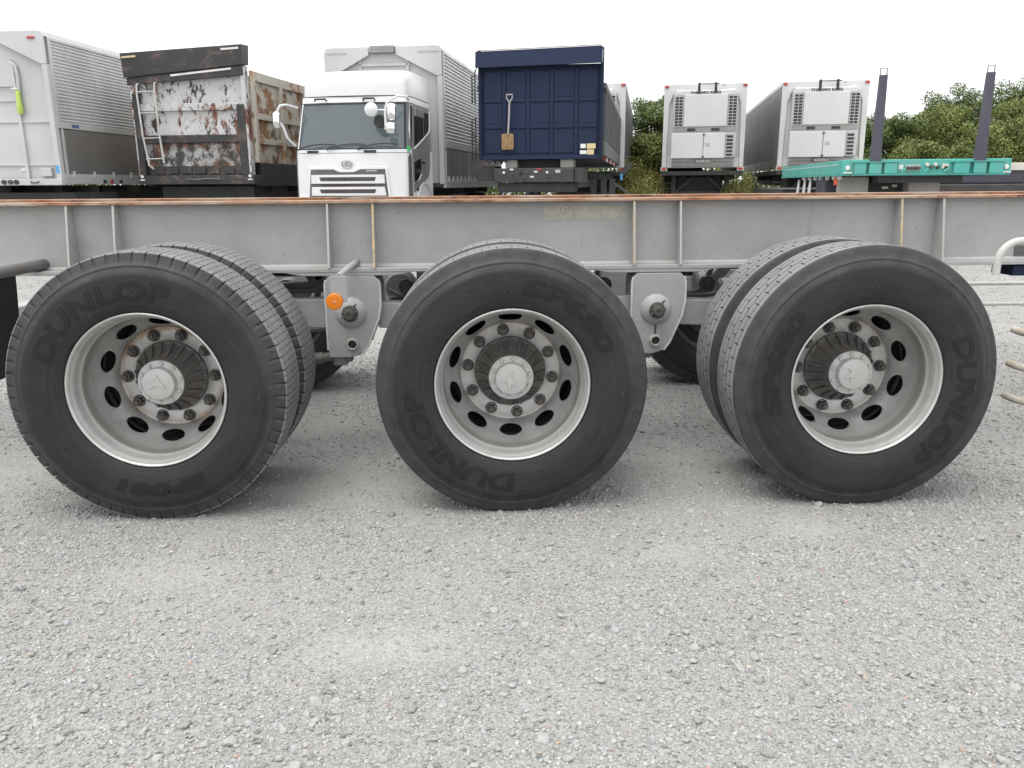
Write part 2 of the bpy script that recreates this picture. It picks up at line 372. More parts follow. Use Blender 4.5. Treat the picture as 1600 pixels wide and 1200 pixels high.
def ground_mat():
    m, t, b = _begin('gravel_ground'); co = _coord(t)
    vo = _n(t, 'ShaderNodeTexVoronoi'); vo.inputs['Scale'].default_value = 115; t.links.new(co, vo.inputs['Vector'])
    vo2 = _n(t, 'ShaderNodeTexVoronoi'); vo2.inputs['Scale'].default_value = 260; t.links.new(co, vo2.inputs['Vector'])
    n = _noise(t, co, 1.3, 5, .6); n3 = _noise(t, co, 45, 6, .7)
    sep = _n(t, 'ShaderNodeSeparateColor'); t.links.new(vo.outputs['Color'], sep.inputs[0])
    g = _mix(t, sep.outputs[0], (.225, .222, .217), (.41, .406, .398))
    sep2 = _n(t, 'ShaderNodeSeparateColor'); t.links.new(vo2.outputs['Color'], sep2.inputs[0])
    g = _mix(t, .45, g, _mix(t, sep2.outputs[1], (.22, .216, .21), (.45, .446, .436)))
    g = _mix(t, _math(t, 'MULTIPLY', _ramp(t, vo.outputs['Distance'], .45, .9), .5), g, (.17, .167, .16))
    bt = _n(t, 'ShaderNodeAttribute', attribute_name='bare').outputs['Fac']
    bt = _math(t, 'MULTIPLY', bt, _ramp(t, n3, .25, .6))
    g = _mix(t, _math(t, 'MULTIPLY', _ramp(t, n, .55, .75), .35), g, (.41, .40, .38))
    g = _mix(t, _math(t, 'MULTIPLY', bt, .5), g, (.45, .438, .412))
    g = _mix(t, _math(t, 'MULTIPLY', _ramp(t, n3, .5, .8), .3), g, (.24, .235, .23))
    t.links.new(g, b.inputs['Base Color']); b.inputs['Roughness'].default_value = .9; b.inputs['Specular IOR Level'].default_value = .2
    h = _math(t, 'ADD', _math(t, 'MULTIPLY', vo.outputs['Distance'], -1.0), _math(t, 'MULTIPLY', n3, 1.2))
    _bump(t, b, h, .6, .006); MAT['gravel_ground'] = m
ground_mat()
gr = link('ground', me, 'gravel_ground'); gr['kind'] = 'structure'; gr['label'] = 'pale grey gravel yard under the trailers'

# loose stones on the yard (geometry nodes, one stuff object)
def stone_mat():
    m, t, b = _begin('stone')
    at = _n(t, 'ShaderNodeAttribute', attribute_type='INSTANCER', attribute_name='tint')
    co = _coord(t); n = _noise(t, co, 3.0, 6, .7)
    c = _n(t, 'ShaderNodeMix', data_type='RGBA', blend_type='MULTIPLY'); c.inputs[0].default_value = 1
    t.links.new(at.outputs['Color'], c.inputs[6])
    t.links.new(_mix(t, _ramp(t, n, .3, .7), (.80, .80, .79), (1.12, 1.12, 1.1)), c.inputs[7])
    t.links.new(c.outputs[2], b.inputs['Base Color']); b.inputs['Roughness'].default_value = .85; b.inputs['Specular IOR Level'].default_value = .25
    MAT['stone'] = m
stone_mat()
rocks = bpy.data.collections.new('stone_shapes')
for i in range(9):
    bm = bmesh.new(); bmesh.ops.create_icosphere(bm, subdivisions=2, radius=1.0)
    rr = random.Random(i); ax = Vector((1, rr.uniform(.65, .95), rr.uniform(.42, .65)))
    planes = [(Vector((rr.gauss(0, 1), rr.gauss(0, 1), rr.gauss(0, 1))).normalized(), rr.uniform(.55, .85)) for _ in range(9)]
    for v in bm.verts:
        for nn, d in planes:
            e = v.co.dot(nn)-d
            if e > 0: v.co -= nn*e*.85
        v.co = Vector((v.co.x*ax.x, v.co.y*ax.y, v.co.z*ax.z))*(1+.05*rr.gauss(0, 1))
    me = bpy.data.meshes.new('stone_shape'); bm.to_mesh(me); bm.free(); me.materials.append(MAT['stone'])
    me.shade_smooth()
    try: me.set_sharp_from_angle(angle=R(38))
    except Exception: pass
    rocks.objects.link(bpy.data.objects.new('stone_shape', me))
def scatter():
    P = []; 
    def zone(n, x0, x1, y0, y1, smin, smed, smax):
        x = rng.uniform(x0, x1, n); y = rng.uniform(y0, y1, n)
        # keep to the wedge the photograph looks over, with margin for a step to the side
        k = np.abs(x-CAM.x-.04*(y-CAM.y)) < .80*(y-CAM.y)+.55
        x, y = x[k], y[k]
        bare = bare_ground(x, y)
        keep = rng.random(len(x)) < np.clip((.78-bare)*3.2, .16, 1)
        x, y = x[keep], y[keep]
        s = np.clip(rng.lognormal(math.log(smed), .37, len(x)), smin, smax)
        P.append(np.stack([x, y, s], 1))
    zone(190000, -2.6, 2.6, -1.75, .35, .0018, .0034, .010)
    zone(8500, -2.6, 2.6, -1.75, .35, .0045, .0075, .015)
    zone(300, -2.4, 2.4, -1.75, .6, .011, .0135, .021)
    zone(60000, -4.2, 4.2, .35, 3.2, .003, .0055, .014)
    zone(26000, -8, 8, 3.2, 9, .005, .008, .018)
    return np.concatenate(P)
pts = scatter(); npt = len(pts)
pz = ground_h(pts[:, 0], pts[:, 1])+pts[:, 2]*rng.uniform(-.05, .30, npt)
me = bpy.data.meshes.new('gravel'); me.vertices.add(npt)
me.vertices.foreach_set('co', np.column_stack([pts[:, 0], pts[:, 1], pz]).astype(np.float32).ravel())
def attr(nm, ty, dat, key): a = me.attributes.new(nm, ty, 'POINT'); a.data.foreach_set(key, np.asarray(dat).ravel())
attr('size', 'FLOAT', pts[:, 2].astype(np.float32), 'value')
attr('spin', 'FLOAT_VECTOR', np.column_stack([rng.normal(0, .35, npt), rng.normal(0, .35, npt), rng.uniform(0, 6.28, npt)]).astype(np.float32), 'vector')
attr('pick', 'INT', rng.integers(0, 9, npt).astype(np.int32), 'value')
val = np.clip(rng.normal(.345, .062, npt), .17, .47); tint = np.stack([val*1.005, val, val*.985, np.ones(npt)], 1)
big = pts[:, 2] > .006
u = rng.random(npt)
for lo, hi, c in ((0, .003, (.44, .30, .24)), (.003, .009, (.48, .43, .36)), (.009, .017, (.34, .36, .38)), (.017, .021, (.48, .475, .46)), (.027, .036, (.29, .295, .30)), (.036, .08, (.38, .40, .415))):
    k = (u >= lo) & (u < hi); tint[k, :3] = np.array(c)*rng.uniform(.85, 1.15, (k.sum(), 1))
k = pts[:, 2] > .0085; tint[k, :3] = np.minimum(tint[k, :3], .37)*.65+.35*np.minimum(tint[k, :3], .37).mean(1, keepdims=True)
attr('tint', 'FLOAT_COLOR', tint.astype(np.float32), 'color')
gv = bpy.data.objects.new('gravel', me); COL.objects.link(gv); gv['kind'] = 'stuff'; gv['label'] = 'loose grey gravel stones spread over the yard'
ng = bpy.data.node_groups.new('scatter_stones', 'GeometryNodeTree')
ng.interface.new_socket('Geometry', in_out='INPUT', socket_type='NodeSocketGeometry'); ng.interface.new_socket('Geometry', in_out='OUTPUT', socket_type='NodeSocketGeometry')
gi = ng.nodes.new('NodeGroupInput'); go = ng.nodes.new('NodeGroupOutput')
m2p = ng.nodes.new('GeometryNodeMeshToPoints'); iop = ng.nodes.new('GeometryNodeInstanceOnPoints'); ci = ng.nodes.new('GeometryNodeCollectionInfo')
ci.inputs['Collection'].default_value = rocks; ci.inputs['Separate Children'].default_value = True; ci.inputs['Reset Children'].default_value = True
def named(nm, ty):
    n = ng.nodes.new('GeometryNodeInputNamedAttribute'); n.data_type = ty; n.inputs['Name'].default_value = nm; return n.outputs['Attribute']
L = ng.links.new
L(gi.outputs[0], m2p.inputs['Mesh']); L(m2p.outputs[0], iop.inputs['Points']); L(ci.outputs[0], iop.inputs['Instance'])
iop.inputs['Pick Instance'].default_value = True
L(named('pick', 'INT'), iop.inputs['Instance Index']); L(named('spin', 'FLOAT_VECTOR'), iop.inputs['Rotation']); L(named('size', 'FLOAT'), iop.inputs['Scale'])
L(iop.outputs[0], go.inputs[0])
md = gv.modifiers.new('stones', 'NODES'); md.node_group = ng
# ------------------------------------------------------------------ the container chassis in front
AX = 1.3283; HUB_Z = 0.494
chassis = thing('container_trailer', (0, 0, 0), 0, 'grey container chassis trailer with rusty top rail and three axles of twin tyres', 'trailer')
# ---- tyre meshes
def tyre_mesh(kind):
    side = [(.283, .016), (.2885, .006), (.292, -.001), (.298, -.007), (.306, -.0085), (.312, -.012), (.330, -.0175), (.345, -.0195), (.352, -.0205), (.375, -.0215), (.398, -.0215), (.420, -.0205), (.430, -.0190), (.433, -.0160), (.447, -.0118), (.4505, -.0085), (.453, -.0105), (.458, -.0085), (.461, -.0045), (.474, .0015), (.487, .0065), (.4950, .0100)] + ([(.5000, .0135), (.5025, .0168)] if kind == 'rib' else [(.4975, .0108)])
    mid = .118
    # tread band: rib edges across the half width
    ribs = [(.0200, .0500), (.0540, .0915), (.0965, .1395)] if kind == 'rib' else [(.0125, .0450), (.0490, .0730), (.0770, .1015), (.1055, .1305)]
    tr = []          # (y, r, rib index or -1)
    ys = []
    full = ribs + [(2*mid-b, 2*mid-a) for a, b in ribs[:-1]][::-1]
    gd = .011
    for i, (a, b) in enumerate(full):
        n = 5
        for k in range(n+1): ys.append((a+(b-a)*k/n, 0, i))
        if i < len(full)-1:
            c = full[i+1][0]; ys.append((b+.0012, gd, -1)); ys.append((c-.0012, gd, -1))
    def crown(y): return .5055-.0045*abs((y-mid)/.105)**2.4
    prof = [(r, y, -2) for r, y in side] + [(crown(y)-d, y, i) for y, d, i in ys] + [(r, 2*mid-y, -2) for r, y in side[::-1]]
    per = 66 if kind == 'lug' else 58
    ph = [0, .02, .075, .095, .38, .50, .52, .56, .58, .88] if kind == 'lug' else [0, .02, .07, .09, .38, .50, .52, .57, .59, .88]
    ang = [(p+f)/per*2*math.pi for p in range(per) for f in ph]; fr = ph*per
    na, npf = len(ang), len(prof)
    V = np.zeros((na, npf, 3)); mats = np.zeros((na, npf), int)
    for j, (r, y, i) in enumerate(prof):
        for k in range(na):
            f = fr[k]; d = 0
            if i >= 0:
                g0 = f in (.02, .075, .07); g1 = f in (.52, .56, .57)
                yy = (y-full[i][0])/(full[i][1]-full[i][0])
                last = len(full)-1
                if kind == 'lug':
                    if i in (0, last): d = .012 if g0 and (yy < .65 if i == 0 else yy > .35) else (.004 if g1 and .3 < yy < .7 else 0)
                    else: d = .007 if (g0 if i % 2 else g1) and (yy < .5 if i % 2 else yy > .5) else (.0035 if (g1 if i % 2 else g0) and .3 < yy < .7 else 0)
                else:
                    if i in (0, last): d = .005 if g0 and (yy > .7 if i == 0 else yy < .3) else 0
                    else: d = .006 if (g0 if i % 2 else g1) and yy < .42 else 0
            elif i == -2 and kind == 'lug' and r > .462:
                if f in (.02, .075): d = .012*(r-.462)/.03
            elif i == -1 and kind == 'rib':
                pass
            rr = r-d
            yo = y
            if kind == 'rib' and (i == -1): yo = y+.002*math.sin(2*math.pi*f)
            V[k, j] = (rr*math.sin(ang[k]), yo, rr*math.cos(ang[k]))
            mats[k, j] = 2 if (d > .003 and i >= 0) or i == -1 else (1 if i >= 0 else 0)
    idx = np.arange(na*npf).reshape(na, npf)
    q = np.stack([idx[:, :-1], idx[:, 1:], np.roll(idx, -1, 0)[:, 1:], np.roll(idx, -1, 0)[:, :-1]], -1).reshape(-1, 4)
    me = npmesh('tyre', V.reshape(-1, 3), q, True)
    mt = mats.ravel()
    # walls of grooves dark, tops dusty
    mm = mt[q]; fm = np.where((mm == 2).any(1), 2, np.where((mm == 1).any(1), 1, 0))
    me.polygons.foreach_set('material_index', fm.astype(np.int32))
    sm = np.where(fm == 0, True, False); me.polygons.foreach_set('use_smooth', sm)
    for k in ('sidewall', 'tread', 'groove'): me.materials.append(MAT[k])
    return me
TYRE = {k: tyre_mesh(k) for k in ('lug', 'rib')}
def side_y(r):
    pr = [(.312, -.012), (.330, -.0175), (.345, -.0195), (.352, -.0205), (.375, -.0215), (.398, -.0215), (.420, -.0205), (.430, -.0190)]
    return float(np.interp(r, [p[0] for p in pr], [p[1] for p in pr]))
def tyre_text(txt, phi0, phi1, r0, size, parent):
    bm = text_geo(txt, size, .0013, 1, 0.10, .0034, 'LEFT', 1)
    w = max(v.co.x for v in bm.verts)
    for v in bm.verts:
        a = R(phi0+(phi1-phi0)*v.co.x/w); r = r0+v.co.y
        v.co = Vector((r*math.sin(a), side_y(r)-.0004-v.co.z, r*math.cos(a)))
    me = bpy.data.meshes.new('raised_lettering'); bm.to_mesh(me); bm.free()
    return link('raised_lettering', me, 'letter_rubber', parent)
# ---- rim with ten hand holes
def rim_mesh():
    g = G()
    out = [(.279, .024), (.2835, .016), (.2868, .007), (.2885, .002), (.2880, -.0020), (.2850, -.0042), (.2815, -.0030), (.2785, .002), (.2765, .009), (.2750, .014), (.2715, .019), (.2690, .030), (.2660, .048), (.2640, .060), (.2595, .066), (.2575, .074), (.2560, .100), (.2548, .125)]
    g.lathe(out, 100)
    # cone between barrel and mounting face, with holes
    cone = [(.2548, .125), (.2535, .150), (.2490, .168), (.2400, .186), (.2280, .203), (.2160, .218), (.2070, .232), (.2010, .246)]
    cl = [0]
    for a, b in zip(cone, cone[1:]): cl.append(cl[-1]+math.dist(a, b))
    tot = cl[-1]
    def CP(s, th):
        s = min(max(s, 0), 1)*tot
        r = np.interp(s, cl, [c[0] for c in cone]); y = np.interp(s, cl, [c[1] for c in cone])
        return (r*math.sin(th), y, r*math.cos(th))
    nb = 40; sec = 2*math.pi/10; rings_holes = []
    for k in range(10):
        c0 = k*sec; outer = []; inner = []
        pts = []
        m = nb//4
        for i in range(m): pts.append((-1+2*i/m, 0))
        for i in range(m): pts.append((1, i/m))
        for i in range(m): pts.append((1-2*i/m, 1))
        for i in range(m): pts.append((-1, 1-i/m))
        hx, hs, sc = .0455/.230, .0365/tot, .58
        def hole(p, f):
            a = math.atan2((p[1]-sc)/.5, p[0])
            return (c0+hx*f*math.cos(a), sc+hs*f*math.sin(a))
        rows = [[CP(p[1], c0+p[0]*sec/2) for p in pts]]
        for w in (.35, .7):
            rows.append([CP((1-w)*p[1]+w*hole(p, 1.12)[1], (1-w)*(c0+p[0]*sec/2)+w*hole(p, 1.12)[0]) for p in pts])
        rows.append([CP(hole(p, 1.06)[1], hole(p, 1.06)[0]) for p in pts])
        last = [CP(hole(p, 1)[1], hole(p, 1)[0]) for p in pts]
        deep = [(q[0]*.985, q[1]+.014, q[2]*.985) for q in last]
        rows.append(last); rows.append(deep)
        for r_ in rows: r_.append(r_[0])
        g.sheet(rows)
    g.lathe([(.2010, .246), (.1985, .2520), (.1950, .2545), (.1900, .2545), (.1425, .2545), (.1405, .2560), (.1405, .268)], 100)
    # back of the barrel so nothing looks through the rim
    g.lathe([(.279, .024), (.283, .030), (.272, .058), (.262, .100), (.262, .140), (.266, .190), (.283, .222), (.2885, .236), (.286, .240)], 64)
    bmesh.ops.remove_doubles(g.bm, verts=g.bm.verts, dist=.0004)
    bmesh.ops.recalc_face_normals(g.bm, faces=g.bm.faces)
    me = bpy.data.meshes.new('rim'); g.bm.to_mesh(me); g.bm.free(); me.shade_smooth()
    try: me.set_sharp_from_angle(angle=R(42))
    except Exception: pass
    return me
RIM = rim_mesh()
def inner_rim_mesh():
    g = G(); g.lathe([(.262, -.074), (.264, -.030), (.286, -.004), (.2885, .002), (.280, .02), (.268, .05), (.262, .10), (.262, .15), (.268, .20), (.285, .23), (.2885, .237)], 48); g.lathe([(.2615, .118), (.235, .128), (.20, .150), (.07, .150)], 48)  # lip added outboard and disc left solid to stop light through hand holes
    bmesh.ops.recalc_face_normals(g.bm, faces=g.bm.faces)
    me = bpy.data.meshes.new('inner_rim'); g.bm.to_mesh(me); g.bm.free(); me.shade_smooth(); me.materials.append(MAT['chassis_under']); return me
INRIM = inner_rim_mesh()
def hub_mesh():
    g = G()
    g.lathe([(.1400, .266), (.1400, .252), (.1370, .246), (.1290, .243), (.1230, .236), (.1080, .214), (.0960, .190), (.0890, .166), (.0870, .150), (.0860, .138)], 72)
    for k in range(20):
        a = 2*math.pi*k/20
        def P(r, y, w): return (r*math.sin(a)+w*math.cos(a), y, r*math.cos(a)-w*math.sin(a))
        w = .0042
        p = [(.098, .178), (.1120, .2000), (.126, .2220), (.1382, .2360), (.1392, .2520), (.118, .240)]
        A = [g.bm.verts.new(P(r, y, -w)) for r, y in p]; B = [g.bm.verts.new(P(r, y, w)) for r, y in p]
        g._face(A); g._face(B[::-1])
        for i in range(len(p)): g._face([A[i], B[i], B[(i+1) % 6], A[(i+1) % 6]])
    me = bpy.data.meshes.new('hub'); bmesh.ops.recalc_face_normals(g.bm, faces=g.bm.faces); g.bm.to_mesh(me); g.bm.free(); me.shade_smooth()
    try: me.set_sharp_from_angle(angle=R(32))
    except Exception: pass
    me.materials.append(MAT['hub_black']); return me
HUB = hub_mesh()
def cap_mesh():
    g = G()
    g.lathe([(.0840, .150), (.0862, .147), (.0865, .139), (.0852, .136), (.0640, .135), (.0625, .134), (.0618, .128), (.0612, .113), (.0590, .1085), (.0550, .1065), (.0, .1060)], 72)
    em = [(-100, -35), (25, 95), (12, 0), (75, -80), (5, -45), (-15, -122), (-52, -15)]
    k = .0617/182
    g.prism([(x*k, z*k) for x, z in em], .1018, .1066)
    for i in range(10):
        a = 2*math.pi*(i+.2)/10; c = (.0745*math.sin(a), 0, .0745*math.cos(a))
        g.lathe([(.0078, .1365), (.0078, .1300), (.0068, .1285), (0, .1285)], 6, c)
        g.lathe([(.0105, .1362), (.0105, .1342), (.0078, .1340)], 14, c)
    bmesh.ops.recalc_face_normals(g.bm, faces=g.bm.faces)
    me = bpy.data.meshes.new('hub_cap'); g.bm.to_mesh(me); g.bm.free(); me.shade_smooth()
    try: me.set_sharp_from_angle(angle=R(35))
    except Exception: pass
    me.materials.append(MAT['hub_cap_paint']); return me
CAP = cap_mesh()
def nut_mesh():
    g = G()
    g.lathe([(.0235, .2550), (.0235, .2510), (.0205, .2475)], 24); g.lathe([(.0188, .2500), (.0188, .2290), (.0165, .2265), (.0100, .2260)], 6)
    g.lathe([(.0105, .2270), (.0105, .2150), (.0090, .2135), (0, .2135)], 14)
    bmesh.ops.recalc_face_normals(g.bm, faces=g.bm.faces)
    me = bpy.data.meshes.new('lug_nut'); g.bm.to_mesh(me); g.bm.free(); me.shade_smooth()
    try: me.set_sharp_from_angle(angle=R(30))
    except Exception: pass
    me.materials.append(MAT['nut_steel']); return me
NUT = nut_mesh()
def ob(name, me, parent, loc=(0, 0, 0), rot=(0, 0, 0)):
    o = bpy.data.objects.new(name, me); COL.objects.link(o); o.parent = parent; o.location = loc; o.rotation_euler = rot; return o
def wheel(x, y, spin, kind, outer=True, far=False, nuts=0.0, capspin=0.0, rusty_rim=False):
    if outer:
        me = RIM.copy() if True else RIM
        me.materials.clear(); me.materials.append(MAT['rim_silver_rusty' if rusty_rim else 'rim_silver'])
    else: me = INRIM
    w = ob('wheel', me, chassis, (x, y, HUB_Z), (0, R(spin), R(180) if far else 0))
    ob('tyre', TYRE[kind], w)
    if outer:
        ob('hub', HUB, w, (0, 0, 0), (0, R(nuts+9), 0)); ob('hub_cap', CAP, w, (0, 0, 0), (0, R(capspin), 0))
        for i in range(10):
            a = R(36*i+nuts); ob('lug_nut', NUT, w, (.1690*math.sin(a), 0, .1690*math.cos(a)), (0, R(17*i), 0))
    return w
INY = .320
w1 = wheel(-AX, 0, 0, 'lug', True, False, 18, 108, True)
w1['label'] = 'rusty ringed wheel whose tyre has notched shoulder blocks'
w2 = wheel(0, 0, 0, 'rib', True, False, -9, 0)
w3 = wheel(AX, 0, 0, 'rib', True, False, 18, 62)
for x, k, s in ((-AX, 'lug', 41), (0, 'rib', 77), (AX, 'rib', 17)): wheel(x, INY, s, k, False)
for x, k, s in ((-AX, 'rib', 30), (0, 'rib', 99), (AX, 'lug', 12)):
    wheel(x, 2.49, s, k, True, True, s); wheel(x, 2.49-INY, s+20, k, False, True)
tyre_text('DUNLOP', -72, 20, .336, .092, w1); tyre_text('SP081', 150, 202, .350, .062, w1)
tyre_text('SP680', 6, 70, .340, .082, w2); tyre_text('DUNLOP', 178, 268, .336, .092, w2)
tyre_text('DUNLOP', 62, 146, .336, .092, w3); tyre_text('SP680', -110, -46, .340, .082, w3)

# ---- main rails
def rail(y0, s):
    """y0: web plane, s=-1 means the outer side faces the viewer"""
    X0, X1 = -2.95, 9.2; TILT = -.0022
    def Y(a): return y0+s*a
    g = G(); g.box(X0, X1, min(Y(0), Y(-.009)), max(Y(0), Y(-.009)), .864, 1.1415)
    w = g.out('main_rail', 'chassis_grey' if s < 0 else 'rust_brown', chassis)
    w.rotation_euler = (0, TILT, 0)
    g = G(); a, b = sorted((Y(.058), Y(-.067))); 
    n = 60
    g.box(X0-.003, X1+.003, a, b, 1.1415, 1.1545); g.out('top_flange', 'rust_edge', w, .002)
    g = G(); a, b = sorted((Y(.090), Y(-.099))); g.box(X0-.003, X1+.003, a, b, .847, .864)
    for hx in (-.675, .675):        # doubler plate under the flange above each hanger
        a2, b2 = sorted((Y(.088), Y(-.095)))
        g.prism([(hx-.30, .8465), (hx-.21, .832), (hx+.19, .832), (hx+.27, .8465)], a2, b2)
    g.out('bottom_flange', 'chassis_grey', w, .002)
    g = G(); a, b = sorted((Y(.0005), Y(.010))); g.prism([(Y(.0005), .8645), (Y(.012), .8645), (Y(.0005), .876)], X0, X1, 'yz'); g.out('fillet_weld', 'fillet_grey', w)
    for x in (-2.75, -1.880, -1.682, -.770, -.574, .570, .776, 1.768, 1.958, 3.1, 3.3, 4.5, 5.7, 6.9):
        g = G(); pl = sorted(((Y(0)), 0)) 
        # tapered gusset standing on the web
        top, bot = (Y(.052), Y(.096)); 
        pts = [(Y(-.001), .865), (bot, .865), (top, 1.1405), (Y(-.001), 1.1405)]
        g.prism(pts, x-.004, x+.004, 'yz')
        g.out('stiffener', 'chassis_grey', w)
        g = G(); g.hexa([(x-.0044, bot, .866), (x+.0044, bot, .866), (x+.0044, bot-s*.002+s*.005, .866), (x-.0044, bot-s*.002+s*.005, .866),
                         (x-.0044, top, 1.1395), (x+.0044, top, 1.1395), (x+.0044, top+s*.003, 1.1395), (x-.0044, top+s*.003, 1.1395)])
        g.out('weld_bead', 'weld_rusty' if x in (-.574, .570, 1.768) else 'weld_edge', w)
    return w
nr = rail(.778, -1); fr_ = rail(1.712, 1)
# faded stencil labels on the near web
for x0, x1, z0, z1 in ((.174, .306, 1.058, 1.121), (.312, .556, 1.060, 1.121)):
    g = G(); g.box(x0, x1, .7762, .7785, z0, z1); st = g.out('faded_label', 'faded_sticker', nr)
    if x0 < .2: st['label'] = 'faded cream label with an oval and lines of worn print'
g = G()
for x0, x1, z, h in ((.19, .235, 1.072, .0018), (.19, .25, 1.082, .0018), (.19, .22, 1.092, .0018), (.49, .54, 1.068, .003), (.50, .545, 1.098, .003)):
    g = G(); g.box(x0, x1, .7756, .7763, z, z+h); g.out('worn_print', 'pad_grey', nr)
g = G(); g.tube([(.262+.012*math.cos(a/8*6.28), .776, 1.100+.014*math.sin(a/8*6.28)) for a in range(9)], .002, 6)
g.out('worn_print', 'pad_grey', nr)
# cross members between the rails
for x in (-2.6, -1.95, -.9, -.45, .45, .9, 1.86, 3.2, 4.6, 6.0, 7.5):
    g = G(); g.prism([(.7885, .88), (1.7015, .88), (1.7015, 1.11), (.7885, 1.11)], x-.004, x+.004, 'yz'); g.box(x-.04, x+.04, .7885, 1.7015, 1.11, 1.118); g.box(x-.04, x+.04, .7885, 1.7015, .872, .88)
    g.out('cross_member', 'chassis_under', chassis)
# ---- spring hangers, near and far
def hanger(hx, y0, y1, face):
    pl = [(hx-.122, .79), (hx-.117, .812), (hx-.100, .8315), (hx+.094, .8315), (hx+.112, .812), (hx+.118, .79), (hx+.119, .70), (hx+.108, .64), (hx+.055, .515), (hx+.030, .480), (hx-.022, .4635), (hx-.118, .4635), (hx-.1215, .50)]
    g = G(); g.prism(pl, y0, y1); h = g.out('hanger_bracket', 'chassis_grey', chassis, .006, seg=3)
    lip = [(hx+.1125, .812), (hx+.1185, .79), (hx+.1195, .70), (hx+.1085, .64), (hx+.0555, .515), (hx+.0305, .480)]
    for pts_ in (lip, [(hx-.1225, .50), (hx-.1225, .79), (hx-.1175, .812)]):
        g = G(); g.tube([(a, (y0+.0015 if face < 0 else y1-.0015), b) for a, b in pts_], .0052, 6); g.out('edge_weld', 'worn_lip', h, smooth=True)
    f = y0 if face < 0 else y1
    def yy(d): return f+face*d
    g = G(); g.lathe([(.070, yy(-.001)), (.070, yy(.003)), (.066, yy(.009)), (.055, yy(.0190)), (.040, yy(.0290)), (.036, yy(.0300))], 40, (hx-.013, 0, .667)); g.out('pivot_washer', 'chassis_grey', h, smooth=True)
    g = G(); g.lathe([(.0375, yy(.029)), (.0375, yy(.036)), (.031, yy(.037)), (.031, yy(.046)), (.0245, yy(.047))], 8, (hx-.013, 0, .667)); g.lathe([(.0230, yy(.045)), (.0230, yy(.068)), (.020, yy(.070)), (.008, yy(.0705)), (.006, yy(.066)), (0, yy(.066))], 20, (hx-.013, 0, .667))
    g.tube([(hx-.013-.034, yy(.055), .667-.014), (hx-.013+.034, yy(.055), .667+.014)], .0038, 6); g.tube([(hx+.008, yy(.034), .700), (hx+.016, yy(.046), .712)], .004, 6)
    g.out('pivot_bolt', 'nut_steel', h)
    g = G(); g.lathe([(.0185, yy(-.02)), (.0185, yy(.020)), (.0205, yy(.0225)), (.0240, yy(.0220)), (.0255, yy(.008)), (.0290, yy(-.001))], 28, (hx-.012, 0, .527)); g.out('pipe_collar', 'weld_edge', h, smooth=True)
    g = G(); g.lathe([(.0184, yy(.001)), (0, yy(.001))], 20, (hx-.012, 0, .527)); g.out('pipe_bore', 'black_paint', h)
    g = G(); g.box(hx-.105, hx-.045, y0+.012, y0+.07, .425, .4632); g.box(hx-.050, hx-.022, y0+.02, y0+.06, .440, .4632); g.out('stop_block', 'rod_steel', h, .004)
    g = G(); g.tube([(hx-.115, (y0+y1)/2, .455), (hx-.30, (y0+y1)/2, .430), (hx-.60, (y0+y1)/2, .40)], .021, 12); g.tube([(hx-.165, (y0+y1)/2, .4475), (hx-.205, (y0+y1)/2, .442)], .027, 12); g.out('torque_rod', 'rod_steel', chassis, smooth=True)
    return h
for hx in (-.675, .685):
    h_ = hanger(hx, .690, .868, -1); hanger(hx, 1.622, 1.80, 1)
    if hx > 0:
        g = G(); g.prism([(.666, .640), (.683, .640), (.678, .585), (.677, .553), (.668, .553), (.669, .59)], .6885, .6899); g.out('oil_run', 'oil_stain', h_)

# rocker beams from hanger to hanger
for y in (.735, 1.675):
    for hx in (-.675, .685):
        for sgn in (-1, 1):
            g = G(); a = hx+sgn*.10; b = hx+sgn*.62
            g.hexa([(min(a, b), y, .600 if sgn < 0 else .590), (max(a, b), y, .590 if sgn < 0 else .560), (max(a, b), y+.085, .590 if sgn < 0 else .560), (min(a, b), y+.085, .600 if sgn < 0 else .590),
                    (min(a, b), y, .715 if sgn < 0 else .706), (max(a, b), y, .725 if sgn < 0 else .690), (max(a, b), y+.085, .725 if sgn < 0 else .690), (min(a, b), y+.085, .715 if sgn < 0 else .706)])
            g.out('rocker_arm', 'chassis_grey', chassis, .006)
# axles, drums, brake chambers
for x in (-AX, 0, AX):
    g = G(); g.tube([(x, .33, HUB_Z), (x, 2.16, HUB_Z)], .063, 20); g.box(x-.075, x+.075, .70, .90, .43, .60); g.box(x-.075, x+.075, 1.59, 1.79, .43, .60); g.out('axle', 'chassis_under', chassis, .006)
    for y0 in (.285, 1.985):
        g = G(); g.lathe([(.0, y0), (.205, y0), (.212, y0+.02), (.212, y0+.20), (.202, y0+.22), (.07, y0+.22)], 40, (x, 0, HUB_Z)); g.out('brake_drum', 'dark_steel', chassis, smooth=True)
    for y in (1.02, 1.47):
        cx = x-.20; g = G()
        g.lathe([(0, cx-.085), (.050, cx-.083), (.066, cx-.070), (.069, cx-.034), (.080, cx-.030), (.082, cx-.021), (.080, cx-.012), (.071, cx-.008), (.070, cx+.06), (.060, cx+.072), (0, cx+.074)], 28, (0, y, .700), 'x')
        g.box(cx+.06, x+.02, y-.02, y+.02, .58, .76)
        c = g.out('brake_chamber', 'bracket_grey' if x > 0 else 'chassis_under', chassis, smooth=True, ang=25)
        g = G(); g.tube([(cx+.02, y, .765), (cx+.03, y, .83), (cx-.02, y+.05, .90)], .011, 8); g.out('air_fitting', 'hose_rubber', c, smooth=True)
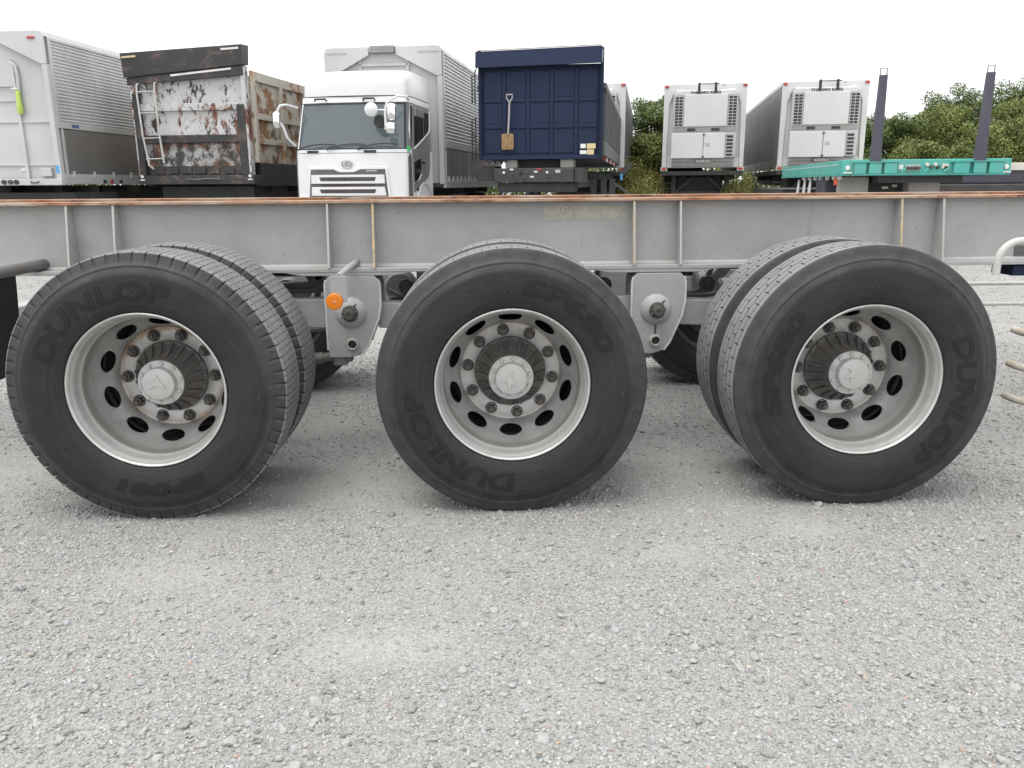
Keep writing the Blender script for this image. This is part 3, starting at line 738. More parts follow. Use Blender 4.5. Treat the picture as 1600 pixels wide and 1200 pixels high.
# air tank and hoses in the gaps
g = G(); g.lathe([(0, -.42), (.10, -.41), (.13, -.37), (.13, .18), (.10, .22), (0, .23)], 28, (0, 1.30, .775), 'x'); g.out('air_tank', 'chassis_under', chassis, smooth=True)
def hose(pts, r=.013, mat='hose_rubber'):
    P = [Vector(p) for p in pts]; Q = []
    for i in range(len(P)-1):
        p0, p1, p2, p3 = P[max(i-1, 0)], P[i], P[i+1], P[min(i+2, len(P)-1)]
        for k in range(6):
            t = k/6; Q.append(.5*((2*p1)+(p2-p0)*t+(2*p0-5*p1+4*p2-p3)*t*t+(3*p1-p0-3*p2+p3)*t**3))
    Q.append(P[-1]); g = G(); g.tube(Q, r, 10); return g.out('air_hose', mat, chassis, smooth=True)
hose([(-1.25, .95, .70), (-1.05, .90, .765), (-.90, .86, .775), (-.72, .88, .80)], .014)
hose([(-1.3, .97, .66), (-1.08, .91, .735), (-.92, .87, .745), (-.72, .90, .76)], .014)
hose([(-.98, .98, .88), (-.93, 1.0, .80), (-.90, 1.05, .72), (-.95, 1.1, .60)], .016)
hose([(-.54, .95, .69), (-.42, .92, .715), (-.30, .92, .75), (-.1, .95, .82)], .014)
hose([(-.54, .93, .735), (-.45, .90, .70), (-.33, .92, .69)], .010)
hose([(1.02, 1.0, .86), (.99, 1.0, .78), (.94, 1.0, .71), (.84, .98, .70)], .013)
hose([(.82, .90, .705), (.92, .92, .695), (1.05, .98, .70)], .011)
hose([(.82, .90, .672), (.95, .93, .66), (1.05, 1.0, .66)], .012)
hose([(1.19, .95, .88), (1.20, .95, .80), (1.24, .95, .66)], .012, 'rod_steel')
hose([(.46, .95, .87), (.44, .95, .78), (.50, .97, .70)], .013)
for x0, x1, z0, z1 in ((-1.05, -.86, .60, .86), (-.78, -.98, .62, .86), (-.35, -.15, .62, .86), (.95, 1.16, .60, .86), (.30, .44, .60, .86)):
    g = G(); g.bar((x0, 1.15, z0), (x1, 1.15, z1), .03, .05); g.out('torque_strut', 'chassis_under', chassis)
for x in (-1.02, .34):
    g = G(); g.lathe([(0, 0), (.05, .0), (.055, .02), (.055, .07), (.04, .09), (0, .09)], 20, (x, .92, .74), 'y'); g.out('relay_valve', 'bracket_grey', chassis, smooth=True)
for hx in (-.46, .47, .96):
    g = G(); g.lathe([(0, 0), (.022, .0), (.022, .03), (.034, .032), (.034, .07), (0, .072)], 12, (hx, .86, .755), 'y'); g.out('air_coupling', 'dark_steel', chassis, smooth=True)
g = G(); g.lathe([(.0, 1.0), (.065, 1.0), (.075, 1.03), (.075, 1.12), (0, 1.14)], 24, (-.50, 0, .74), 'y'); g.box(-.42, -.20, 1.02, 1.06, .66, .845); g.out('chamber_bracket', 'bracket_grey', chassis, .004)
# amber side marker on its bent bracket
g = G(); g.tube([(-.664, .7765, .886), (-.676, .62, .872), (-.690, .50, .857), (-.6935, .462, .853)], .0135, 14)
g.box(-.728, -.660, .4475, .4520, .748, .857)
g.out('lamp_bracket', 'chassis_grey', chassis, .002)
g = G(); cx, cz = -.7125, .752
g.lathe([(.0340, .4470), (.0345, .440), (.0335, .4365), (.0310, .4345), (.0, .4325)], 40, (cx, 0, cz))
for k in range(18):
    a = 2*math.pi*k/18; g.bar((cx+.011*math.sin(a), .4338, cz+.011*math.cos(a)), (cx+.028*math.sin(a), .4352, cz+.028*math.cos(a)), .0028, .0028)
ml = g.out('marker_lamp', 'amber_lens', chassis, smooth=True)
g = G()
for dx in (-.004, .004): g.lathe([(.0028, .4335), (.0026, .4305), (0, .430)], 10, (cx+dx, 0, cz+.001))
g.out('lens_screw', 'hub_cap_paint', ml, smooth=True)
# mud flap and its bar, at the tail
g = G(); g.tube([(-2.035, .776, .884), (-2.035, .02, .884)], .024, 18); g.out('flap_bar', 'rod_steel', chassis, smooth=True)
g = G(); n = 16
g.sheet([[(-2.062-.012*math.sin(z*5)-.02*(.86-z), .02+.54*i/n, z) for i in range(n+1)] for z in np.linspace(.868, .455, 10)])
mf = g.out('mud_flap', 'black_paint', chassis); mf.modifiers.new('thick', 'SOLIDIFY').thickness = .008
# bent stay, guard rails and bits ahead of the front axle
def arc_path(c, r, a0, a1, n, ux, uz): return [Vector(c)+Vector(ux)*r*math.cos(R(a0+(a1-a0)*i/n))+Vector(uz)*r*math.sin(R(a0+(a1-a0)*i/n)) for i in range(n+1)]
g = G(); g.tube([(2.026, .40, .838), (2.026, .40, .885)]+arc_path((2.116, .40, .888), .090, 180, 90, 10, (1, 0, 0), (0, 0, 1))+[(2.30, .40, .979), (2.62, .40, .979)], .0155, 16); g.out('guard_stay', 'tube_white', chassis, smooth=True)
g = G(); g.box(2.30, 2.9, .70, .86, .800, .8465); g.out('tool_tray', 'blue_dark', chassis, .003)
g = G(); g.box(2.345, 2.42, .772, .7775, .880, .925); g.out('cable_plate', 'chassis_under', nr, .001)
for z in (.652, .518, .388):
    g = G(); g.tube([(1.965, .150, z+.004), (1.968, .110, z), (1.980, .060, z), (2.005, .018, z), (2.045, -.008, z), (2.1, -.016, z), (3.4, -.016, z), (5.6, -.016, z)], .0145, 14)
    g.out('side_guard_tube', 'tube_dirty', chassis, smooth=True)
for x in (2.62, 4.4):
    g = G(); g.box(x, x+.05, .0, .035, .36, .97); g.box(x, x+.05, .035, .69, .93, .97); g.out('guard_post', 'chassis_under', chassis, .003)
for z in (.545, .405):
    g = G(); g.tube([(2.4, 2.45, z), (5.8, 2.45, z)], .0125, 10); g.out('side_guard_tube', 'tube_white', chassis, smooth=True)
# landing legs and rear bumper bar
for y in (.80, 1.60):
    g = G(); g.box(6.2, 6.32, y, y+.12, .35, .846); g.box(6.22, 6.30, y+.02, y+.10, .06, .352); g.box(6.12, 6.40, y-.06, y+.18, .012, .06); g.out('landing_leg', 'chassis_grey', chassis, .005)
g = G(); g.box(-2.97, -2.87, .15, 2.34, .42, .52); g.out('rear_bumper', 'chassis_grey', chassis, .006)
for y in (.80, 1.62):
    g = G(); g.box(-2.93, -2.87, y, y+.08, .52, .846); g.out('bumper_post', 'chassis_grey', chassis)

# ------------------------------------------------------------------ parked row behind
def bogie_wheel_mesh():
    g = G(); g.lathe([(.29, .02), (.31, -.01), (.40, -.02), (.46, -.005), (.495, .02), (.50, .12), (.495, .22), (.46, .25), (.31, .25)], 36)
    g.mi = 1; g.lathe([(.29, .02), (.285, .01), (.26, .05), (.25, .14), (.19, .19), (.14, .19), (.12, .10), (.07, .09), (0, .09)], 28)
    bmesh.ops.recalc_face_normals(g.bm, faces=g.bm.faces)
    me = bpy.data.meshes.new('wheel'); g.bm.to_mesh(me); g.bm.free(); me.shade_smooth()
    me.materials.append(MAT['sidewall']); me.materials.append(MAT['rim_silver']); return me
BW = bogie_wheel_mesh()
def bogies(root, W, vs):
    for v in vs:
        ob('wheel', BW, root, (.02, v, .5), (0, 0, R(-90))); ob('wheel', BW, root, (W-.02, v, .5), (0, 0, R(90)))
def under(root, W, L, z, v0=.9, legs=True, mat='dark_steel'):
    for u in (W*.28, W*.72):
        g = G(); g.box(u-.06, u+.06, v0, L, z-.32, z-.003); g.out('frame_rail', mat, root)
    for v in np.arange(v0+.4, L-.3, 1.6):
        g = G(); g.box(.12, W-.12, v, v+.06, z-.14, z-.004); g.out('cross_member', mat, root)
    if legs:
        for u in (W*.2, W*.72):
            g = G(); g.box(u, u+.14, 2.2, 2.36, .35, z-.02); g.box(u+.02, u+.12, 2.22, 2.34, .06, .35); g.box(u-.07, u+.21, 2.12, 2.44, .0, .06); g.bar((u+.07, 2.28, .8), (W/2, 2.28, z-.2), .05, .05); g.out('landing_leg', mat, root)
def ribbed_side(name, root, mat, u, v0, v1, z0, z1, n, depth=.022, s=1):
    """horizontal corrugation, real ridges standing out of the wall plane u"""
    rows = []; h = (z1-z0)/n
    for i in range(n):
        z = z0+i*h
        for f, d in ((0.0, 0), (.12, .55), (.30, 1), (.55, 1), (.74, .55), (.86, 0)):
            rows.append([(u+s*depth*d, v0, z+f*h), (u+s*depth*d, v1, z+f*h)])
    rows.append([(u, v0, z1), (u, v1, z1)])
    g = G(); g.sheet(rows); 
    return g.out(name, mat, root, smooth=True, recalc=False)
def rod(pts, r, name, mat, root, n=8, **k):
    g = G(); g.tube(pts, r, n); return g.out(name, mat, root, smooth=True, **k)
def bx(name, mat, root, x0, x1, y0, y1, z0, z1, bevel=0.0, **k):
    g = G(); g.box(x0, x1, y0, y1, z0, z1); return g.out(name, mat, root, bevel, **k)

# ---------- wing-bodied box, shared by the trailer at the left and the lorry
def wing_box(root, W, v0, L, zb, zt, zr, nrib, lower='van_grey_panel'):
    """zb floor, zr foot of the ribbed wing, zt roof"""
    V1 = v0+L
    bx('front_wall', 'van_white', root, .03, W-.03, v0+.10, v0+.16, zb, zt-.10)
    bx('rear_wall', 'van_silver', root, .03, W-.03, V1-.08, V1-.02, zb, zt-.06)
    g = G(); g.prism([(0, zt-.10), (.05, zt-.012), (.16, zt), (W-.16, zt), (W-.05, zt-.012), (W, zt-.10)], v0+.02, V1); g.out('roof', 'van_white', root)
    # hinged gable plates of the wings
    c = W/2
    for s in (-1, 1):
        e = c+s*c
        pts = [(e-s*.002, zt-.101), (e-s*.002, zt-.58), (e-s*.11, zt-.58), (e-s*.95, zt-.16), (e-s*.95, zt-.02), (e-s*.16, zt-.004), (e-s*.052, zt-.016)]
        g = G(); g.prism(pts, v0-.005, v0+.03); g.out('gable_plate', 'van_white', root, .006)
    for s, u in ((-1, 0), (1, W)):
        # corner posts
        bx('corner_post', 'van_white', root, min(u, u-s*.10), max(u, u-s*.10), v0, v0+.10, zb-.02, zt-.582, .008)
        ribbed_side('ribbed_wing', root, 'van_silver', u-s*.012, v0+.18, V1-.05, zr+.12, zt-.16, nrib, .020, s)
        bx('wing_edge', 'van_silver', root, min(u-s*.03, u+s*.012), max(u-s*.03, u+s*.012), v0+.10, v0+.178, zr, zt-.10, .006)
        bx('wing_foot_rail', 'van_silver', root, min(u-s*.03, u+s*.014), max(u-s*.03, u+s*.014), v0+.179, V1, zr, zr+.118, .008)
        bx('wing_head_rail', 'van_silver', root, min(u-s*.03, u+s*.014), max(u-s*.03, u+s*.014), v0+.179, V1, zt-.158, zt-.102, .008)
        n = 3; ln = (L-.30)/n
        for i in range(n):
            a = v0+.24+i*ln
            bx('drop_side', lower, root, min(u-s*.03, u+s*.002), max(u-s*.03, u+s*.002), a, a+ln-.03, zb+.09, zr-.012, .006)
            bx('side_pillar', 'van_silver', root, min(u-s*.04, u+s*.006), max(u-s*.04, u+s*.006), a-.06, a-.002, zb, zr-.004, .004)
            for k in range(6):
                h = a+.12+k*(ln-.3)/5
                bx('hinge', 'van_silver', root, min(u, u+s*.03), max(u, u+s*.03), h, h+.05, zb+.03, zb+.14, .004)
        bx('sill_rail', 'van_silver', root, min(u-s*.05, u+s*.004), max(u-s*.05, u+s*.004), v0+.102, V1, zb-.10, zb+.087, .006)
    bx('floor_panel', 'dark_steel', root, .05, W-.05, v0+.05, V1, zb-.09, zb)

# ---------- A: wing-bodied trailer, far left
A = thing('box_trailer', (-10.44, 13.49, 0), R(-6.9), 'silver box trailer with ribbed upper side and white gable, left of the rusty dump trailer', 'trailer', 'trailers parked behind the grey chassis')
wing_box(A, 2.45, 0, 11.5, 1.36, 3.98, 2.28, 23)
bx('front_sill', 'van_white', A, 0, 2.45, -.02, .10, 1.24, 1.358, .01)
for u in (.75, 1.74):
    g = G(); g.prism([(u-.035, 1.36), (u+.035, 1.36), (u+.03, 2.5), (u+.02, 3.35), (u-.02, 3.5), (u-.04, 3.5), (u-.03, 2.5)], .045, .099); g.out('wall_stiffener', 'van_white', A, .006)
for z in (2.40, 1.62): 
    for a, b in ((.10, .71), (.79, 1.70), (1.78, 2.34)): bx('wall_rib', 'van_white', A, a, b, .07, .099, z-.02, z+.02, .004)
bx('wall_rib', 'van_white', A, .80, 1.68, .07, .099, 2.76, 2.79, .004); bx('wall_rib', 'van_white', A, 1.0, 1.72, .05, .09, 3.02, 3.05, .004)
rod([(1.720, .06, 3.45), (1.800, .05, 3.38), (1.820, .05, 3.2), (1.800, .05, 2.9)], .03, 'air_pipe', 'van_white', A)
rod([(1.700, .0, 2.98), (1.820, .0, 2.975)], .015, 'latch_arm', 'chrome', A)
g = G(); g.lathe([(0, 2.52), (.045, 2.53), (.055, 2.62), (.045, 2.70), (.035, 2.92), (.02, 2.96), (0, 2.97)], 14, (1.80, .02, 0), 'z'); g.out('hose_cover', 'lime_plastic', A, smooth=True)
bx('junction_box', 'van_silver', A, 2.02, 2.24, .02, .098, 1.40, 1.56, .01)
bx('white_plate', 'white_print', A, 1.60, 1.70, .085, .099, 1.50, 1.56); bx('blue_sticker', 'blue_sticker', A, 2.355, 2.42, -.004, .0, 1.46, 1.60)
bx('top_lamp', 'red_lens', A, 2.15, 2.29, -.03, -.006, 3.83, 3.87, .008)
rod([(1.840, -.03, 1.31), (1.860, -.05, 1.285), (1.980, -.05, 1.285), (2.000, -.03, 1.31)], .012, 'grab_handle', 'black_paint', A)
for u, c in ((1.3, 'dark_steel'), (1.43, 'nut_steel'), (1.55, 'dark_steel')):
    g = G(); g.lathe([(0, -.06), (.04, -.06), (.045, -.022)], 14, (u, 0, 1.30)); g.out('air_coupling', c, A, smooth=True)
for v, c in ((1.35, 'black_paint'), (1.6, 'red_lens'), (1.95, 'black_paint')): bx('side_lamp', c, A, 2.454, 2.475, v, v+.10, 1.28, 1.34, .004)
bx('wing_sticker', 'blue_print', A, 2.466, 2.468, .5, .72, 2.31, 2.37)
rod([(2.400, .06, 1.45), (2.410, .05, 1.9), (2.400, .05, 2.24)], .025, 'cable_loom', 'dark_steel', A)
under(A, 2.45, 11.4, 1.24); bogies(A, 2.45, (8.2, 9.5))
g = G(); g.box(.1, 2.35, .5, 2.0, .85, 1.10); g.out('undertray', 'dark_steel', A)

# ---------- B: rusty dump trailer
Bt = thing('dump_trailer', (-7.01, 14.40, 0), R(-10.3), 'badly rusted white dump trailer with black visor and hooked front ladder', 'trailer', 'trailers parked behind the grey chassis')
W = 2.42
bx('front_panel', 'rusty_white', Bt, .09, W-.10, .06, .11, 2.20, 3.36)
bx('lower_front_panel', 'rusty_dark', Bt, .09, W-.10, .06, .11, 1.60, 2.198)
bx('front_beam', 'rusty_white', Bt, .10, W-.11, -.01, .059, 2.66, 2.80, .01); bx('front_beam', 'scuffed_black', Bt, .10, W-.11, -.01, .059, 2.05, 2.20, .01)
for u0, u1, mm, z1 in ((-.02, .088, 'rusty_white', 3.30), (.02, .15, 'scuffed_black', 3.0), (W-.10, W-.01, 'rusty_white', 3.45), (W-.22, W-.06, 'scuffed_black', 2.76)):
    y0 = -.03 if mm == 'rusty_white' else -.05
    bx('corner_post', mm, Bt, u0, u1, y0, .05 if mm != 'rusty_white' else .14, 1.42, z1, .008)
g = G(); g.hexa([(-.09, -.085, 3.29), (W-.01, -.085, 3.48), (W-.01, .20, 3.50), (-.09, .20, 3.33), (-.12, -.085, 3.75), (W-.0, -.085, 3.85), (W-.0, .24, 3.87), (-.12, .24, 3.79)])
vis = g.out('visor', 'scuffed_black', Bt, .012)
g = G(); g.hexa([(-.05, -.06, 3.15), (W-.03, -.06, 3.29), (W-.03, .18, 3.31), (-.05, .18, 3.19), (-.05, -.06, 3.292), (W-.03, -.06, 3.475), (W-.03, .18, 3.475), (-.05, .18, 3.292)]); g.out('visor_skirt', 'scuffed_black', Bt, .01)
g = G(); g.bar((.9, -.068, 3.315), (W-.25, -.068, 3.415), .012, .035); g.out('scraped_edge', 'white_print', Bt)
g = G(); g.bar((-.08, -.092, 3.67), (.22, -.092, 3.685), .01, .035); g.out('visor_sticker', 'yellow_sticker', vis)
g = G(); g.bar((2.0, -.092, 3.765), (2.36, -.092, 3.780), .01, .035); g.out('visor_sticker', 'white_print', vis)
lad = rod([(.30, .02, 3.10), (.22, -.03, 3.20), (.16, -.07, 3.16), (.165, -.10, 3.0), (.20, -.11, 2.2), (.27, -.11, 1.62), (.33, -.06, 1.55)], .020, 'ladder', 'tube_white', Bt)
rod([(.66, .02, 3.12), (.60, -.03, 3.22), (.54, -.07, 3.18), (.545, -.10, 3.0), (.56, -.11, 2.2), (.60, -.11, 1.66)], .020, 'ladder_stile', 'tube_white', lad)
for z, a in ((3.02, 0), (2.62, 0), (2.14, .02), (1.74, .05)): rod([(.165+a, -.105, z), (.55+a*.7, -.105, z+.01)], .011, 'rung', 'tube_white', lad)
for k in range(7): 
    u = .3+k*.3; bx('sill_block', 'scuffed_black', Bt, u, u+.2, .03, .059, 1.45, 1.57, .01)
bx('front_trim', 'scuffed_black', Bt, .09, W-.1, .06, .10, 1.43, 1.598); bx('front_sill', 'scuffed_black', Bt, -.04, W+.04, -.04, .30, 1.24, 1.42, .012)
for u in (.05, W-.05):
    g = G(); g.lathe([(.0, -.052), (.03, -.052), (.035, -.041)], 14, (u, 0, 1.40)); g.out('front_lamp', 'white_print', Bt, smooth=True)
    bx('lamp_base', 'white_print', Bt, u-.05, u+.05, -.05, -.041, 1.32, 1.345)
rod([(1.0, -.045, 1.34), (1.2, -.09, 1.33), (1.5, -.09, 1.35), (1.75, -.045, 1.34)], .02, 'air_line', 'hose_rubber', Bt)
for s, u in ((1, W), (-1, 0)):
    a, b = sorted((u-s*.06, u-s*.005)); bx('side_wall', 'rusty_brown', Bt, a, b, .14, 8.6, 1.66, 3.30)
    for z0, z1 in ((3.22, 3.40), (2.50, 2.62), (2.03, 2.14)):
        a, b = sorted((u-s*.004, u+s*.055)); bx('side_rail', 'rusty_rail', Bt, a, b, .15, 8.6, z0, z1, .008)
    for v in (.15, 1.45, 2.75, 4.05, 5.35, 6.65, 7.95):
        a, b = sorted((u-s*.003, u+s*.075)); bx('side_post', 'rusty_rail', Bt, a, b, v, v+.11, 1.66, 3.219, .008)
    a, b = sorted((u-s*.10, u+s*.03)); bx('side_skirt', 'black_paint', Bt, a, b, .31, 8.6, 1.20, 1.655, .01)
bx('tail_wall', 'rusty_brown', Bt, .06, W-.06, 8.5, 8.58, 1.66, 3.3); bx('tub_floor', 'dark_steel', Bt, .06, W-.06, .12, 8.5, 1.60, 1.66)
under(Bt, W, 8.5, 1.22); bogies(Bt, W, (6.3, 7.6))
bx('undertray', 'black_paint', Bt, .2, W-.2, .4, 2.1, .80, 1.2)

# ---------- C: cab-over lorry with box body
T = thing('lorry', (-3.54, 12.62, 0), R(-10.9), 'white cab-over lorry with ribbed silver box body, between the rusty and the blue dump trailers', 'lorry')
CW = 2.15
def lerp(a, b, t): return a+(b-a)*t
# cab shell: front profile (v, z) swept across with rounded corners
def cab_section(z):   # front plane v at the centre for a given height
    return float(np.interp(z, [.55, .95, 1.45, 1.80, 2.62, 2.80], [.02, .0, .015, .05, .30, .36]))
def cab_ring(z, inset=0.0, back=1.95, bow=.085, rad=.20):
    f = cab_section(z)+inset; pts = []
    hw = CW/2-inset-max(0, z-1.85)*.055
    for i in range(13):
        x = lerp(-1, 1, i/12); ax = abs(x)
        pts.append((CW/2+x*(hw-rad*.42), f+bow*ax*ax, z))
    for k in range(1, 6):
        a = R(18*k); pts.append((CW/2+hw-rad*.42+rad*.42*math.sin(a), f+bow+rad*(1-math.cos(a)), z))
    pts.append((CW/2+hw, back, z)); pts.append((CW/2-hw, back, z))
    for k in range(5, 0, -1):
        a = R(18*k); pts.append((CW/2-hw+rad*.42-rad*.42*math.sin(a), f+bow+rad*(1-math.cos(a)), z))
    return pts
g = G(); rows = []
for z in (.98, 1.2, 1.45, 1.62, 1.72, 1.80, 1.845): rows.append(cab_ring(z)+[cab_ring(z)[0]])
g.sheet(rows); cab = g.out('cab', 'cab_white', T, smooth=True, ang=35)
# windscreen band: glass front, white pillars at the sides
def part_ring(z, i0, i1, inset): return cab_ring(z, inset)[i0:i1]
g = G(); g.sheet([part_ring(z, 0, 15, .012) for z in (1.84, 2.0, 2.2, 2.4, 2.6, 2.665)]); g2 = [cab_ring(z, .012)[-2:]+[cab_ring(z, .012)[0]] for z in (1.84, 2.0, 2.2, 2.4, 2.6, 2.665)]; g.sheet(g2)
ws = g.out('windscreen', 'windscreen_glass', T, smooth=True)
g = G(); g.sheet([part_ring(z, 14, 20, .002) for z in (1.84, 2.2, 2.665)])
g.sheet([[q for q in cab_ring(z, .002)[19:24]] for z in (1.84, 2.2, 2.665)]); g.out('cab_side', 'cab_side_grey', T, smooth=True)
for z0, z1, i in ((1.84, 1.862, .004), (2.648, 2.675, .004)):
    g = G(); g.sheet([part_ring(z0, 0, 15, i-.006), part_ring(z1, 0, 15, i-.006)]); g.out('screen_seal', 'black_paint', T)
for i0 in ((13, 15), (0, 0)):
    pass
g = G(); g.sheet([[q for q in cab_ring(z, -.004)[13:15]] for z in (1.85, 2.2, 2.66)]); g.out('screen_pillar', 'black_paint', T, smooth=True)
g = G(); g.sheet([[q for q in (cab_ring(z, -.004)[-1], cab_ring(z, -.004)[0])] for z in (1.85, 2.2, 2.66)]); g.out('screen_pillar', 'cab_white', T, smooth=True)
# header above the screen and tall roof fairing
g = G(); rows = [cab_ring(z, 0)+[cab_ring(z, 0)[0]] for z in (2.676, 2.70, 2.755, 2.775)]; g.sheet(rows); g.out('cab_header', 'cab_white', T, smooth=True, ang=35)
def fair_ring(z):
    t = (z-2.80)/.46; ins = .005+.05*t**3; sh = .24*max(0, (t-.55)/.45)**2.2*1.0
    base = cab_ring(2.78, ins, 2.0-.05*t, .11, .30); return [(p[0], p[1]+sh*(1 if p[1] < 1.2 else 0)+.05*t-.03, z) for p in base]
g = G(); rows = []
for z in (2.792, 2.81, 2.90, 3.0, 3.08, 3.14, 3.19, 3.225, 3.25): rows.append(fair_ring(z)+[fair_ring(z)[0]])
g.sheet(rows); top = fair_ring(3.26)
cx_, cy_ = CW/2, 1.25
g.sheet([rows[-1], [(lerp(p[0], cx_, .12), lerp(p[1], cy_, .12), 3.262) for p in rows[-1]], [(lerp(p[0], cx_, .9), lerp(p[1], cy_, .9), 3.272) for p in rows[-1]]])
g.out('roof_fairing', 'cab_white', T, smooth=True, ang=50)
g = G(); rows = [cab_ring(z, .02)+[cab_ring(z, .02)[0]] for z in (2.773, 2.795)]; g.sheet(rows); g.out('fairing_seam', 'grille_dark', T)
for u in (.38, 1.30):
    rod([(u, cab_section(2.72)-.01, 2.705), (u+.01, cab_section(2.72)-.055, 2.735), (u+.21, cab_section(2.72)-.055, 2.735), (u+.22, cab_section(2.72)-.01, 2.705)], .016, 'roof_grab', 'black_paint', T)
# side faces (right-hand side seen): door, windows
def side_poly(name, mat, pts, u, s, d0, d1, parent, bevel=0.0):
    a, b = sorted((u+s*d0, u+s*d1)); g = G(); g.prism(pts, a, b, 'yz'); return g.out(name, mat, parent, bevel)
for s, u in ((1, CW), (-1, 0)):
    d = side_poly('door', 'cab_side_grey', [(.46, 1.06), (1.60, 1.36), (1.72, 1.55), (1.74, 2.60), (1.68, 2.66), (.56, 2.66), (.50, 2.3), (.42, 1.84)], u, s, .003, .012, T, .004)
    side_poly('door_window', 'side_glass', [(.56, 1.90), (1.24, 2.10), (1.24, 2.58), (.62, 2.58)], u, s, .0125, .018, d)
    side_poly('quarter_window', 'side_glass', [(1.30, 2.12), (1.62, 2.24), (1.66, 2.34), (1.66, 2.56), (1.30, 2.56)], u, s, .0125, .018, d)
    side_poly('window_visor', 'van_grey_panel', [(.58, 2.44), (1.24, 2.44), (1.24, 2.59), (.62, 2.59)], u, s, .02, .045, d, .006)
    a = u+s*.022; rod([(a, .52, 1.855), (a, 1.1, 2.03), (a, 1.62, 2.20), (a, 1.70, 2.30), (a, 1.71, 2.6)], .012, 'window_trim', 'cab_white', d)
    side_poly('lower_door_window', 'side_glass', [(.52, 1.26), (.86, 1.34), (1.0, 1.48), (1.0, 1.70), (.52, 1.62)], u, s, .0125, .018, d)
    rod([(u+s*.02, .50, 1.225), (u+s*.02, .75, 1.275), (u+s*.02, .98, 1.40)], .010, 'lower_window_trim', 'chrome', d)
    g = G(); x0, x1 = sorted((u+s*.013, u+s*.045)); g.box(x0, x1, 1.05, 1.22, 1.60, 1.64); g.out('door_handle', 'black_paint', d, .006)
    rod([(u+s*.01, 1.22+.62*math.cos(R(q)), .62+.62*math.sin(R(q))) for q in range(20, 165, 12)], .022, 'wheel_arch', 'van_silver', T)
    side_poly('front_corner_trim', 'grille_dark', [(.17, 1.0), (.40, 1.0), (.38, 1.70), (.31, 1.79), (.21, 1.70)], u, s, -.010, .006, T)
    ob('wheel', BW, T, (u-s*.02, 1.22, .5), (0, 0, R(90 if s > 0 else -90)))
side_poly('model_badge', 'chrome', [(.62, 1.10), (.80, 1.10), (.80, 1.15), (.62, 1.15)], CW, 1, .013, .017, T)
rod([(CW-.02, .33, 1.78), (CW-.03, .40, 2.2), (CW-.06, .56, 2.64)], .018, 'pillar_trim', 'chrome', T)
# front face: cowl line, grille, badge
def fv(u, z): x = (u-CW/2)/(CW/2-.085); return cab_section(z)+.085*min(1, abs(x))**2
def fplate(name, mat, poly, d0, d1, parent, bevel=0.0):
    """outline in (u, z) laid on the curved front in upright strips, d = stand-off towards the viewer"""
    us = sorted(set([p[0] for p in poly]+list(np.linspace(min(p[0] for p in poly), max(p[0] for p in poly), 15)))); us = [q for k, q in enumerate(us) if k == 0 or q-us[k-1] > 1e-4]
    def span(u):
        zs = []
        for (a, b), (c, d) in zip(poly, poly[1:]+poly[:1]):
            if abs(a-c) < 1e-9:
                if abs(u-a) < 1e-6: zs += [b, d]
            elif min(a, c)-1e-9 <= u <= max(a, c)+1e-9: zs.append(b+(d-b)*(u-a)/(c-a))
        return min(zs), max(zs)
    g = G(); F_, K_ = [], []
    for u in us:
        lo, hi = span(u); zz = [lo+(hi-lo)*t/4 for t in range(5)]
        F_.append([(u, fv(u, z)-d1, z) for z in zz]); K_.append([(u, fv(u, z)-d0, z) for z in zz])
    rows = [f+k[::-1]+[f[0]] for f, k in zip(F_, K_)]
    g.sheet(rows); g.sheet([[q for q in F_[0]], [q for q in K_[0]]]); g.sheet([[q for q in F_[-1]], [q for q in K_[-1]]])
    bmesh.ops.remove_doubles(g.bm, verts=g.bm.verts, dist=1e-5)
    return g.out(name, mat, parent, bevel, smooth=True, ang=25)
g = G(); g.sheet([part_ring(z, 0, 17, -.004) for z in (1.775, 1.783)]); g.out('cowl_seam', 'grille_dark', T)
for u0 in (.26, 1.36):
    fplate('cowl_grab', 'black_paint', [(u0, 1.785), (u0+.22, 1.785), (u0+.22, 1.825), (u0, 1.825)], -.01, .02, T)
cx = CW/2-.04
gp = [(.33, 1.49), (cx-.26, 1.49), (cx-.14, 1.44), (cx+.14, 1.44), (cx+.26, 1.49), (1.75, 1.49), (1.80, .99), (.28, .99)]
go_ = [(.29, 1.535), (cx-.25, 1.535), (cx-.12, 1.475), (cx+.12, 1.475), (cx+.25, 1.535), (1.79, 1.535), (1.845, .99), (.235, .99)]
fplate('grille_surround', 'cab_white', go_, -.02, .028, T, .006); gl = fplate('grille', 'grille_dark', gp, .0, .031, T)
for zc in (1.315, 1.10):
    hh = .078
    s_ = fplate('grille_slat', 'cab_white', [(.335, zc-hh), (1.745+(1.3-zc)*.1, zc-hh), (1.735, zc+hh), (.345, zc+hh)], .0, .055, gl, .01)
    fplate('slat_opening', 'grille_brown', [(.53, zc-.034), (1.56, zc-.034), (1.585, zc+.036), (.505, zc+.036)], .05, .058, s_)
fplate('mesh_strip', 'grille_brown', [(.52, 1.19), (1.56, 1.19), (1.56, 1.222), (.52, 1.222)], .03, .034, gl)
g = G(); g.lathe([(.0, -.018), (.098, -.018), (.105, -.012), (.108, .012)], 36); 
for v in g.bm.verts: v.co = Vector((v.co.x*1.03+cx, v.co.y+fv(cx, 1.60)-.012, v.co.z*.80+1.585))
bd = g.out('badge', 'van_silver', T, smooth=True)
text_front('badge_lettering', 'UD', cx, fv(cx, 1.6)-.032, 1.545, .115, 'van_grey_panel', bd, 1.15, .004, .004)
text_front('grille_lettering', 'UD TRUCKS', 1.50, fv(1.5, 1.46)-.034, 1.452, .030, 'white_print', gl, 1.2, .001, .002)
